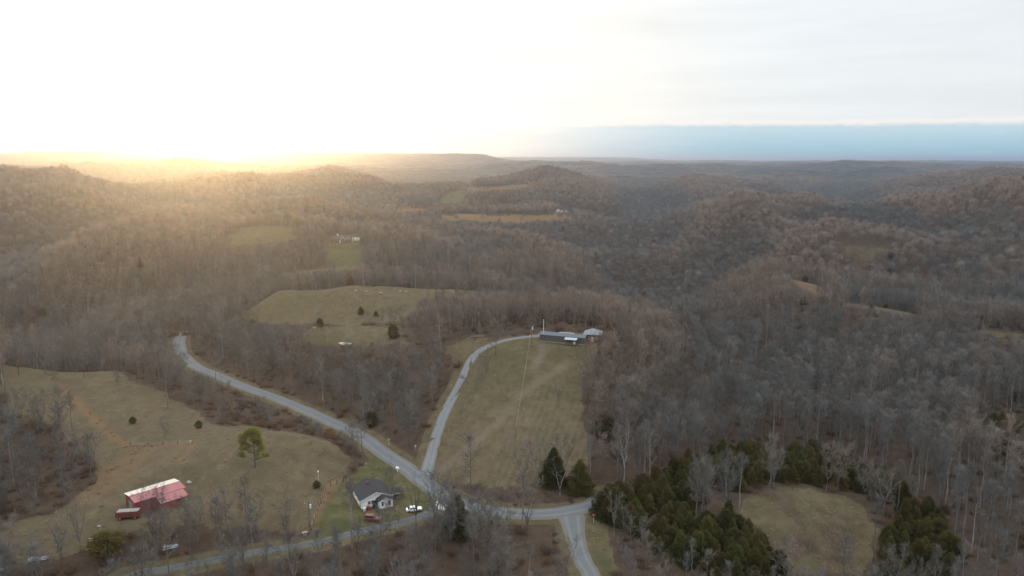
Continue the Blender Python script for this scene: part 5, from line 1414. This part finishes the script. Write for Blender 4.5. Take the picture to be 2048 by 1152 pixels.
# ---------------------------------------------------------------- far houses
def farbrick():
    e = empty('brick_house', P_BRICK, R(4)); tag(e, 'far brown brick house with two front gables on a green lawn', 'house')
    L, Wd, h, r = 9.0, 4.5, 3.2, 6.2
    MB().prism([(-Wd, -.8), (Wd, -.8), (Wd, h), (0, r - .15), (-Wd, h)], 'x', -L, -L + .2).obj('wall', M_BRICK, e); MB().prism([(-Wd, -.8), (Wd, -.8), (Wd, h), (0, r - .15), (-Wd, h)], 'x', L - .2, L).obj('wall', M_BRICK, e)
    MB().box(-L + .202, L - .202, -Wd, -Wd + .2, -.8, h - .03).obj('wall', M_BRICK, e); MB().box(-L + .202, L - .202, Wd - .2, Wd, -.8, h - .03).obj('wall', M_BRICK, e)
    for sg in (-1, 1):
        q_ = [(-L - .4, sg * (Wd + .4), h - .25), (L + .4, sg * (Wd + .4), h - .25), (L + .4, sg * .01, r), (-L - .4, sg * .01, r)]
        MB().slab(q_ if sg < 0 else q_[::-1], .15).obj('roof', M_SHINGB, e)
    for cx_ in (2.2, 6.8):
        MB().prism([(cx_ - 2, -.8), (cx_ + 2, -.8), (cx_ + 2, h - .3), (cx_, h + 2.2), (cx_ - 2, h - .3)], 'y', -Wd - 1.6, -Wd - 1.4).obj('gable_wall', M_BRICK, e)
        MB().box(cx_ - 2, cx_ - 1.85, -Wd - 1.39, -Wd, -.8, h - .3).obj('gable_side', M_BRICK, e); MB().box(cx_ + 1.85, cx_ + 2, -Wd - 1.39, -Wd, -.8, h - .3).obj('gable_side', M_BRICK, e)
        MB().slab([(cx_ - 2.3, -Wd - 1.9, h - .55), (cx_, -Wd - 1.9, h + 2.4), (cx_, -.6, h + 2.4), (cx_ - 2.3, -.6, h - .55)], .14).obj('gable_roof', M_SHINGB, e)
        MB().slab([(cx_, -Wd - 1.9, h + 2.4), (cx_ + 2.3, -Wd - 1.9, h - .55), (cx_ + 2.3, -.6, h - .55), (cx_, -.6, h + 2.4)], .14).obj('gable_roof', M_SHINGB, e)
        for sg in (-1, 1): MB().slab([(cx_, -Wd - 2.0, h + 2.46), (cx_ + sg * 2.35, -Wd - 2.0, h - .55), (cx_ + sg * 2.35, -Wd - 1.91, h - .55), (cx_, -Wd - 1.91, h + 2.46)][::sg], .3).obj('barge_board', M_OFFW, e)
        windows(e, cx_, -Wd - 1.6, .9, 1.5, 1.4, '-y'); windows(e, cx_, -Wd - 1.6, 3.2, .8, .8, '-y')
    for xx in (-6.5, -3.2): windows(e, xx, -Wd, 1.0, 1.2, 1.3, '-y')
    MB().box(-4.6, -3.4, .6, 1.6, r - 1.4, r + 1.5).obj('chimney', M_OFFW, e)
    MB().box(-1.4, -.4, -Wd - .08, -Wd - .004, 0, 2.1).obj('door', M_OFFW, e)
farbrick()
def camper():
    p = at(709, 482, 900); e = empty('camper_trailer', p, R(6)); tag(e, 'long white camper trailer parked right of the far brick house', 'trailer')
    MB().prism([(-4.6, .6), (4.2, .6), (4.8, 1.6), (4.5, 2.9), (-4.3, 3.0), (-4.7, 1.6)], 'y', -1.2, 1.2).obj('body', M_TARP, e)
    MB().box(-4.0, 4.0, -1.225, -1.204, 1.15, 1.4).obj('stripe', M_STEEL, e)
    for xx in (-3, -.5, 2.6): windows(e, xx, -1.2, 1.7, 1.1, .7, '-y', M_STEEL)
    MB().box(.9, 1.6, -1.26, -1.204, .75, 2.5).obj('door', M_WHITE, e)
    for xx in (-1.1, .0):
        for y_ in (-1.1, 1.1): wheel(e, xx, y_, .38, .25)
    MB().tube((4.4, 0, .6), (6.1, 0, .5), .08).obj('drawbar', M_STEEL, e)
camper()
car(700, 484, R(12), M_CARW, 'small white car parked between far brick house and camper', True, 900, 1.0, group='cars at the brick house')
def small_house(P, rz, L, Wd, h, r, wall, roof, label, name='house'):
    e = empty(name, P, rz); tag(e, label, 'house')
    MB().prism([(-Wd, -.8), (Wd, -.8), (Wd, h), (0, r - .12), (-Wd, h)], 'x', -L, -L + .2).obj('gable_wall', wall, e); MB().prism([(-Wd, -.8), (Wd, -.8), (Wd, h), (0, r - .12), (-Wd, h)], 'x', L - .2, L).obj('gable_wall', wall, e)
    MB().box(-L + .202, L - .202, -Wd, -Wd + .2, -.8, h - .03).obj('wall', wall, e); MB().box(-L + .202, L - .202, Wd - .2, Wd, -.8, h - .03).obj('wall', wall, e)
    for sg in (-1, 1):
        q_ = [(-L - .4, sg * (Wd + .4), h - .3), (L + .4, sg * (Wd + .4), h - .3), (L + .4, sg * .01, r), (-L - .4, sg * .01, r)]
        MB().slab(q_ if sg < 0 else q_[::-1], .15).obj('roof', roof, e)
    for xx in (-L * .5, L * .5): windows(e, xx, -Wd, 1.0, 1.0, 1.2, '-y')
    d = MB().box(-.5, .5, -Wd - .06, -Wd - .004, 0, 2.1).obj('door', M_GREYDOOR, e); MB().tube((.35, -Wd - .1, 1), (.35, -Wd - .06, 1), .05).obj('handle', M_DARK, d)
    windows(e, -L, 0, 1.2, 1.0, 1.2, '-x')
    return e
px, py = P_FARW[0], P_FARW[1]
small_house((px - 5, py, P_FARW[2]), R(62), 5.0, 4.2, 4.4, 7.6, M_WHITE, M_SHING, 'distant white house with tall gable on the orange ridge', 'ridge_house')
small_house((px + 7, py + 2, P_FARW[2]), R(70), 4.0, 2.6, 2.6, 4.6, M_OFFW, M_SHING, 'lower pale outbuilding right of the distant white house', 'outbuilding')
p = at(1656, 597, 620)
small_house((p[0], p[1], p[2] + .2), R(15), 3.0, 1.6, 2.6, 3.1, M_WHITE, M_GALV, 'tiny white shed beside a dark cedar on the right ridge', 'white_shed')
# far pale farm building glimpsed in the sun glow and a barn on the right skyline
for (u, v, rm, L_, nm, lb) in [(1332, 419, 2300, 7, 'valley_barn', 'tiny pale barn far down in the right hand valley')]:
    p = at(u, v, rm); small_house((p[0], p[1], p[2] + .3), R(10), L_, 4, 3.2, 5.2, M_OFFW, M_GALV, lb, nm)

# ---------------------------------------------------------------- poles, wires, signs
def pole(u, v, h, label, arm=True, trans=False, rmax=450, r=.15, mat=M_WOOD, group=None, name='utility_pole'):
    p = at(u, v, rmax); e = empty(name, p, R(20)); tag(e, label, 'pole', group)
    MB().tube((0, 0, -.5), (0, 0, h), r, r * .7, 8).obj('mast', mat, e)
    if arm:
        c = MB().box(-1.1, 1.1, -.06, .06, h - .9, h - .76).obj('crossarm', mat, e)
        for xx in (-1.0, 0, 1.0): MB().tube((xx, 0, h - .76), (xx, 0, h - .55), .06, .05, 6).obj('insulator', M_OFFW, c)
    if trans:
        t_ = MB().tube((.45, 0, h - 2.3), (.45, 0, h - 1.2), .26, n_=10).obj('transformer', M_TRANS, e)
        MB().tube((.45, 0, h - 1.2), (.45, 0, h - 1.0), .10, .06, 6).obj('bushing', M_OFFW, t_)
    return np.array([p[0], p[1], p[2] + h - .65])
A_ = pole(1063, 694, 9.6, 'utility pole with pale transformer left of the mobile home', trans=True, group='utility poles')
B_ = pole(1087, 683, 9.5, 'tall pale pole at the left end of the mobile home', arm=False, mat=M_TRANS, r=.17, group='utility poles')
C_ = pole(1031, 906, 9.0, 'thin wooden pole standing low on the grassy hill', arm=False, group='utility poles', r=.13)
D_ = pole(620, 1066, 9.5, 'utility pole with transformer by the gravel lane fence', trans=True, group='utility poles', rmax=300)
def wire(a, b_, sag, label):
    n_ = 24; t_ = np.linspace(0, 1, n_ + 1); P = a[None] * (1 - t_)[:, None] + b_[None] * t_[:, None]; P[:, 2] -= sag * 4 * t_ * (1 - t_)
    m_ = MB()
    for i in range(n_): m_.tube(P[i], P[i + 1], .034, n_=4)
    tag(m_.obj('power_line', M_WIRE), label, 'power line', 'power lines')
wire(A_, C_, .9, 'pale power line running down the grassy hill between poles')
wire(A_, B_, .3, 'short power line from transformer pole to the mobile home')
wire(C_, np.array([*at(893, 1003, 300)[:2], 8.5]), 1.2, 'power line from hill pole towards the junction') if False else None
def mailbox():
    p = at(795, 944, 320); e = empty('mailbox', p, R(-40)); tag(e, 'white mailbox on a white post beside the road', 'mailbox')
    MB().box(-.09, .09, -.09, .09, -.3, 1.2).obj('post', M_WHITE, e)
    MB().prism([(-.28, 1.2), (.28, 1.2), (.28, 1.55), (.15, 1.72), (-.15, 1.72), (-.28, 1.55)], 'x', -.55, .65).obj('box', M_WHITE, e)
    MB().box(-.2, -.1, .285, .31, 1.5, 1.75).obj('flag', M_SIGNR, e)
mailbox()
def sign(u, v, h, label, face, shape, rz, rmax=320, sz=.45, text=None):
    p = at(u, v, rmax); e = empty('road_sign', p, rz); tag(e, label, 'sign', 'road signs')
    MB().tube((0, .05, -.3), (0, .05, h), .04, n_=6).obj('post', M_TRANS, e)
    n_ = {'oct': 8, 'dia': 4, 'sq': 4}[shape]; o = {'oct': math.pi / 8, 'dia': 0, 'sq': math.pi / 4}[shape]
    pr = [(sz * math.cos(o + 2 * math.pi * k / n_), h - .2 + sz * math.sin(o + 2 * math.pi * k / n_)) for k in range(n_)]
    pl = MB().prism(pr, 'y', -.02, .0).obj('plate', face, e)
    if text:
        cu = bpy.data.curves.new('lettering', 'FONT'); cu.body = text; cu.size = sz * .62; cu.align_x = 'CENTER'; cu.align_y = 'CENTER'; cu.extrude = .004; cu.materials.append(M_WHITE)
        o_ = bpy.data.objects.new('lettering', cu); col.objects.link(o_); o_.parent = pl; o_.location = (0, -.028, h - .2); o_.rotation_euler = (R(90), 0, 0)
    return e
sign(1187, 1046, 2.6, 'red octagonal stop sign at the mouth of the side road', M_SIGNR, 'oct', R(-20), 260, .40, 'STOP')
sign(778, 890, 2.2, 'tan diamond road sign on the far verge of the road', M_SIGNY, 'dia', R(20), 330, .5)
sign(831, 897, 1.2, 'little pale marker post under the trees beside the driveway', M_TARP, 'sq', R(10), 330, .3)
def cabinet():
    p = at(617, 1068, 300); e = empty('meter_cabinet', (p[0] - .8, p[1] - .8, p[2]), R(30)); tag(e, 'pale meter box at the foot of the lane utility pole', 'meter box')
    MB().box(-.6, .6, -.4, .4, -.2, .9).obj('box', M_WOOD, e); MB().box(-.5, .5, -.43, -.403, .1, .8).obj('door', M_GREYDOOR, e); MB().slab([(-.7, -.5, .99), (.7, -.5, .99), (.7, .5, 1.03), (-.7, .5, 1.03)], .09).obj('lid', M_GREYDOOR, e)
cabinet()
def lightpost():
    p = at(637, 962, 300); e = empty('pole_light', p); tag(e, 'white lamp on a short pole beside a small cedar in the pasture', 'lamp')
    MB().tube((0, 0, -.3), (0, 0, 2.9), .06).obj('post', M_TRANS, e); MB().box(-.2, .2, -.16, .16, 2.9, 3.25).obj('lamp_head', M_TARP, e)
lightpost()
# yard fence
def fence(uv, name, label, gap, h=1.35, rmax=320):
    L_ = resample(at_many(uv, rmax)[:, :2], .5); s_ = np.concatenate([[0], np.cumsum(np.linalg.norm(np.diff(L_, axis=0), axis=1))])
    n_ = int(s_[-1] / gap); e = empty(name, (L_[0][0], L_[0][1], ground_z(*L_[0]))); tag(e, label, 'fence')
    o = np.array(e.location); g = random.Random(3); pts = []
    for i in range(n_ + 1):
        x = np.interp(i * s_[-1] / n_, s_, L_[:, 0]); y = np.interp(i * s_[-1] / n_, s_, L_[:, 1]); p = np.array([x, y, ground_z(x, y)]) - o; pts.append(p)
        MB().tube(p - np.array([0, 0, .3]), p + np.array([g.uniform(-.06, .06), g.uniform(-.06, .06), h * g.uniform(.92, 1.1)]), .10, .085, 6).obj('post', M_POST, e)
    for z in (.45, .8, 1.15):
        m_ = MB()
        for a, b_ in zip(pts[:-1], pts[1:]): m_.tube(a + np.array([0, 0, z]), b_ + np.array([0, 0, z]), .012, n_=3)
        m_.obj('wire', M_STEEL, e)
fence([(622, 1058), (632, 1032), (640, 1008), (648, 988), (651, 978), (664, 972), (680, 966), (700, 961)], 'wire_fence', 'dark wooden post and wire fence round the farmhouse yard', 2.4)
fence([(262, 892), (300, 891), (345, 889), (384, 887)], 'wire_fence', 'old post and wire fence along the orange sedge line', 4.5, 1.2)
def trough():
    p = at(381, 888, 320); e = empty('stone_stub', p); tag(e, 'grey stone stub at the end of the sedge fence', 'stone post')
    MB().box(-.35, .35, -.3, .3, -.3, .9).obj('block', M_ROCK, e); MB().box(-.42, .42, -.36, .36, .9, 1.05).obj('cap', M_ROCK, e)
trough()
def boulder(u, v, s, label, rmax=600, mat=M_ROCK, group='pale stones on the pastures'):
    p = at(u, v, rmax); g = np.random.default_rng(int(u + v)); m_ = MB()
    v_ = []; f_ = []; nu, nv = 8, 5
    for i in range(nv + 1):
        th_ = math.pi * i / nv
        for k in range(nu):
            a = 2 * math.pi * k / nu; q_ = s * g.uniform(.75, 1.15); v_.append((q_ * math.sin(th_) * math.cos(a) * 1.3, q_ * math.sin(th_) * math.sin(a), q_ * math.cos(th_) * .6 + s * .3))
    for i in range(nv):
        for k in range(nu): f_.append((i * nu + k, i * nu + (k + 1) % nu, (i + 1) * nu + (k + 1) % nu, (i + 1) * nu + k))
    o = m_.add(v_, f_).obj('boulder', mat); o.location = p; tag(o, label, 'stone', group)
for u, v, s in [(712, 582, .9), (732, 583, .7), (762, 587, 1.0), (800, 583, .8), (812, 584, .7), (870, 583, .6)]: boulder(u, v, s, 'pale stone lying on the broad middle pasture')
for u, v, s in [(628, 657, .9), (604, 663, .6)]: boulder(u, v, s, 'pale stone on the crest of the small pasture', 420)
boulder(378, 966, .75, 'white stone or bag on the grass right of the barn', 300)
boulder(198, 1053, .45, 'small white lump on the pasture below the wagon', 300)
boulder(688, 983, .3, 'small white lump at the corner of the garden plot', 300)

# ---------------------------------------------------------------- single trees that stand out
def tree_px(name, kind, u, v, px, label, cat, tint=.3, rmax=450, table=None, wide=1.0, group=None, dz=0.15):
    p = at(u, v, rmax); _u, _v, dp_ = project(p); H_ = px * dp_ / FPX / math.cos(PITCH + math.atan((v - 576) / FPX)); s_ = H_ / (table or NEAR)[kind][3]
    return make_tree(name, kind, (p[0], p[1], p[2] - dz), (s_ * wide, s_ * wide, s_), random.random() * 6.28, tint, label, cat, group, table)
def pine():
    p = at(510, 936, 300); e = empty('pine_tree', p, 0.0); tag(e, 'sunlit yellow green pine alone on the pasture knoll', 'pine')
    g = np.random.default_rng(3); H_ = 13.0
    T = [tubes([(0, 0, -.4), (.15, 0, 4), (-.1, .1, 8)], [(.15, 0, 4), (-.1, .1, 8), (0, 0, 12.3)], [.26, .22, .15], [.22, .15, .04], 7)]; C_ = []
    cl = [(0, 0, 12.2, 1.4), (-1.3, .3, 11.8, 1.2), (1.2, -.3, 11.9, 1.2), (1.6, .3, 10.6, 1.1), (-2.0, .2, 10.9, 1.2), (-3.4, .1, 10.3, 1.1), (-3.6, -.3, 9.0, 1.0), (-2.6, .3, 9.6, 1.0), (-.6, .9, 10.3, 1.1), (.3, -1.0, 9.7, 1.0),
          (1.8, -.2, 9.2, 1.0), (1.9, .3, 8.0, .9), (-3.5, .3, 7.8, 1.0), (-2.4, -.2, 8.3, .8), (-3.6, .2, 6.4, 1.0), (-2.6, .5, 6.2, .8), (.9, .3, 7.6, .8), (2.2, .4, 6.8, 1.0), (2.8, 0, 6.2, .8), (-4.2, 0, 4.6, 1.1), (-3.6, .5, 3.9, .9),
          (3.2, 0, 4.2, .9), (4.2, .2, 4.1, .6), (1.2, .3, 5.8, .6), (1.0, -.3, 3.6, .5), (-1.5, .3, 7.2, .9), (.2, .5, 8.6, .9), (-1.0, -.4, 5.6, .8), (1.4, -.4, 4.9, .7), (-.4, .3, 9.2, .9), (1.5, .4, 8.8, .8)]
    for x_, y_, z_, r_ in cl:
        r_ *= 1.08
        hz = max(2.5, z_ - .6 - .35 * math.hypot(x_, y_))
        T.append(tubes([(0, 0, hz)], [(x_, y_, z_ - .2)], [.07], [.025], 4))
        n_ = int(300 * r_ * r_); c = g.normal(0, 1, (n_, 3)); c /= np.linalg.norm(c, axis=1)[:, None]
        c0 = np.array([x_, y_, z_]) + c * np.array([1, 1, .72]) * r_ * g.random((n_, 1)) ** .45
        d = c * .7 + g.normal(0, .55, (n_, 3)) + np.array([0, 0, .35]); d /= np.linalg.norm(d, axis=1)[:, None]
        C_.append(spikes(c0, c0 + d * g.uniform(.3, .6, (n_, 1)), .034))
    tv, tf = join(T); cv_, cf = join(C_)
    link('trunk', mesh_from('pine_trunk', tv, tf, M_BARK), e); link('crown', mesh_from('pine_crown', cv_, cf, M_PINE), e)
pine()
ut = 'trees along the upper left pasture crest'
tree_px('bare_tree', 'broad_a', 38, 750, 82, 'bare tree at the far left end of the pasture crest', 'bare tree', .3, group=ut)
tree_px('bare_tree', 'broad_c', 90, 748, 72, 'wide crowned bare tree second from left on the pasture crest', 'bare tree', .25, group=ut, wide=1.2)
tree_px('bare_tree', 'broad_d', 168, 756, 78, 'rounded bare tree at the right of the pasture crest trio', 'bare tree', .3, group=ut, wide=1.1)
tree_px('bare_tree', 'small_a', 110, 774, 40, 'small bare tree at the top of the orange sedge line', 'bare tree', .3, group=ut)
tree_px('bare_tree', 'small_b', 236, 770, 26, 'little bare tree alone right of the pasture crest', 'bare tree', .3, group=ut)
tree_px('bare_tree', 'slim_c', 336, 818, 92, 'single pale slender tree where the pasture meets the draw', 'bare tree', .2)
tree_px('bare_tree', 'small_b', 330, 878, 40, 'low dark thorny tree in the pasture draw', 'bare tree', .6)
tree_px('evergreen_shrub', 'cedar_d', 266, 847, 14, 'small dark green shrub on the pasture slope', 'shrub', .1, table=CEDAR)
tree_px('evergreen_shrub', 'cedar_d', 398, 856, 15, 'round dark green shrub at the edge of the draw', 'shrub', .2, table=CEDAR)
tree_px('evergreen_shrub', 'cedar_d', 634, 976, 15, 'small cedar beside the white lamp post', 'shrub', .3, table=CEDAR)
tree_px('olive_bush', 'cedar_d', 214, 1108, 42, 'big olive brown bush below the barn', 'bush', .75, table=CEDAR, wide=1.6)
bl = 'bare trees along the bottom left pasture edge'
tree_px('bare_tree', 'stark', 124, 1116, 78, 'forked bare tree with two main limbs beside the metal sheet stack', 'bare tree', .3, group=bl, rmax=300)
tree_px('bare_tree', 'stark_b', 162, 1108, 106, 'taller single stemmed bare tree right of the forked one', 'bare tree', .3, group=bl, rmax=300, wide=.7)
tree_px('bare_tree', 'broad_c', 16, 1150, 92, 'many limbed bare tree at the bottom left corner', 'bare tree', .3, group=bl, rmax=300)
tree_px('bare_tree', 'broad_d', 308, 1072, 88, 'bare tree standing in front of the red barn roof', 'bare tree', .2, group=bl, rmax=300, wide=.85)
tree_px('bare_tree', 'broad_a', 338, 1150, 108, 'pale spreading bare tree in front of the roofing sheets', 'bare tree', .3, group=bl, rmax=300, wide=1.1)
tree_px('bare_tree', 'broad_b', 384, 1122, 90, 'bare tree at the lane edge right of the roofing sheets', 'bare tree', .3, group=bl, rmax=300)
for u, v, px, k in [(440, 1072, 66, 'small_a'), (510, 1075, 80, 'broad_d'), (575, 1080, 70, 'small_b'), (470, 1098, 60, 'small_a')]:
    tree_px('bare_tree', k, u, v, px, 'thin bare tree in the brush between pasture and gravel lane', 'bare tree', .45, group='trees in the brush between pasture and lane', rmax=300)
tree_px('bare_tree', 'stark', 872, 1050, 92, 'black forked bare tree beside the lane near the apron', 'bare tree', .1, rmax=260)
tree_px('bare_tree', 'stark_b', 832, 1052, 84, 'dark bare tree behind the white car', 'bare tree', .1, rmax=260, wide=.7)
tree_px('bare_tree', 'broad_d', 780, 1062, 110, 'tall forked bare tree in front of the farmhouse wing', 'bare tree', .25, rmax=260, wide=.6)
tree_px('rusty_bush', 'small_b', 797, 1046, 26, 'rusty brown leafed bush between the two cars', 'bush', 1.0, rmax=260, wide=1.3)
tree_px('cedar_tree', 'cedar_e', 912, 1064, 74, 'tall dark cedar beside the lane opposite the apron', 'cedar', .25, table=CEDAR, rmax=260, wide=1.2)
tree_px('cedar_tree', 'cedar_e', 1107, 970, 74, 'tall dark cedar at the foot of the grassy hill', 'cedar', .05, table=CEDAR, rmax=300)
tree_px('cedar_tree', 'cedar_e', 1160, 984, 64, 'broad rounded cedar right of the dead white tree', 'cedar', .35, table=CEDAR, rmax=300, wide=1.25)
tree_px('dead_tree', 'dead_white', 1120, 990, 68, 'bleached dead tree between the two hill foot cedars', 'dead tree', .5, rmax=300)
dt = 'trees along the driveway'
tree_px('bare_tree', 'broad_a', 992, 712, 66, 'round crowned bare tree where the driveway bends', 'bare tree', .5, rmax=400, group=dt)
tree_px('bare_tree', 'broad_b', 961, 768, 58, 'straight bare tree beside the steep stretch of driveway', 'bare tree', .6, rmax=400, group=dt, wide=.8)
tree_px('bare_tree', 'broad_d', 973, 762, 54, 'bare tree just right of the steep driveway stretch', 'bare tree', .5, rmax=400, group=dt, wide=.7)
e_ = tree_px('bare_tree', 'small_a', 944, 776, 30, 'small tree leaning over the driveway', 'bare tree', .4, rmax=400, group=dt); e_.rotation_euler = (0, R(-38), 0)
tree_px('tree_snag', 'dead_white', 1094, 833, 40, 'dark broken snag standing on the grassy hill', 'dead tree', 0, rmax=400, wide=.35)
tree_px('bare_tree', 'small_b', 1116, 800, 34, 'low spreading bare tree on the right of the grassy hill', 'bare tree', .6, rmax=400)
tree_px('cedar_tree', 'cedar_b', 1210, 868, 48, 'rusty green cedar at the wood edge right of the hill', 'cedar', .6, table=CEDAR, rmax=330, wide=1.3)
tree_px('cedar_tree', 'cedar_a', 1266, 848, 40, 'small green cedar inside the wood right of the hill', 'cedar', .2, table=CEDAR, rmax=350)
pw = 'pale sycamores above the woods'
for u, v, px, k, lb in [(752, 546, 56, 'pale_a', 'white limbed sycamore standing below the far lawn'), (1566, 614, 62, 'pale_b', 'white sycamore on the bare slope left of the white shed'), (1750, 600, 62, 'pale_a', 'pale sycamore behind the right ridge strip'),
                        (1822, 598, 50, 'pale_b', 'spreading white sycamore right of the paler ridge tree'), (1866, 632, 62, 'pale_b', 'white forked sycamore beside the rust coloured cedar'), (1236, 944, 84, 'pale_a', 'broad pale tree at the wood edge above the cedar grove'),
                        (1300, 960, 92, 'pale_a', 'large whitish round crowned tree behind the cedar grove'), (1228, 1074, 84, 'pale_b', 'white stemmed tree on the left rim of the cedar grove'), (1262, 1092, 54, 'pale_a', 'smaller white stemmed tree right of the tall one at the grove rim'),
                        (645, 800, 80, 'pale_a', 'pale many limbed tree above the road left of the driveway')]:
    tree_px('sycamore_tree', k, u, v, px, lb, 'bare tree', .2, rmax=900, group=pw)
for u, v, px, tn, lb in [(1664, 600, 27, .05, 'dark cedar touching the tiny white shed'), (1846, 632, 30, .95, 'rust coloured cedar on the right ridge'), (1776, 608, 20, .1, 'small dark cedar left of the ridge pair'), (1792, 612, 22, .1, 'small dark cedar right of the ridge pair'),
                        (787, 676, 27, .9, 'bushy brownish cedar at the right end of the small pasture'), (930, 572, 20, .45, 'round brown green cedar on the skyline of the middle pasture'), (722, 628, 16, .3, 'small cedar on the middle pasture slope'), (752, 632, 12, .2, 'tiny cedar right of the small pasture cedar'),
                        (530, 574, 22, .4, 'dark cedar at the left end of the middle pasture'), (742, 852, 30, .6, 'green cedar among bare trunks above the road'), (640, 654, 18, .4, 'low cedar behind the small pasture crest')]:
    tree_px('cedar_tree', 'cedar_d' if tn > .3 else 'cedar_b', u, v, px, lb, 'cedar', tn, rmax=700, table=CEDAR, group='single cedars')
for u, v, px, w_ in [(1203, 1024, 44, 1.2), (1220, 1012, 46, 1.3), (1238, 1006, 48, 1.2), (1216, 1040, 46, 1.1), (1252, 1010, 44, 1.3), (1232, 1026, 50, 1.2)]:
    tree_px('cedar_tree', 'cedar_a' if u % 4 else 'cedar_b', u, v, px, 'cedar hiding the road end at the left tip of the grove', 'cedar', random.random() * .6, table=CEDAR, rmax=260, wide=w_, group='cedars beside the road end tip')
# two trees still holding pale dead leaves
def leafy(u, v, px, label, rmax):
    e = tree_px('leafy_tree', 'broad_a', u, v, px, label, 'tree', .8, rmax=rmax)
    g = np.random.default_rng(int(u)); n_ = 420; c = g.normal(0, 1, (n_, 3)); c /= np.linalg.norm(c, axis=1)[:, None]; c *= np.array([4.6, 4.6, 4.4]) * g.random((n_, 1)) ** .35; c[:, 2] += 12
    d = g.normal(0, 1, (n_, 3)); v_, f_ = spikes(c, c + d * .28, .20); link('dead_leaves', mesh_from('dead_leaves', v_, f_, M_LEAF), e)
leafy(1003, 628, 40, 'tree still holding pale tan leaves behind the driveway', 520)
leafy(1612, 822, 46, 'tree holding scattered tan leaves above the cedar belt', 420)
# look-alikes that share a label but stand apart in a short row: say which one of the row each is
rows = {}
for o in col.objects:
    if o.parent is None and o.get('category') and o.get('kind') is None: rows.setdefault(o['label'], []).append(o)
ORD = ['leftmost', 'second from left', 'third from left', 'fourth from left', 'fifth from left', 'sixth from left', 'seventh from left']
for lb, os_ in rows.items():
    n_ = len(os_)
    if not 2 <= n_ <= 8: continue
    os_.sort(key=lambda o: project(np.array(o.location))[0])
    names_ = {2: ['left hand', 'right hand'], 3: ['leftmost', 'middle', 'rightmost']}.get(n_) or ORD[:n_ - 1] + ['rightmost']
    for o, q in zip(os_, names_):
        t_ = q + ' ' + lb
        if len(t_.split()) <= 16: o['label'] = t_
print('all', round(time.time() - T0, 1), len(bpy.data.objects))
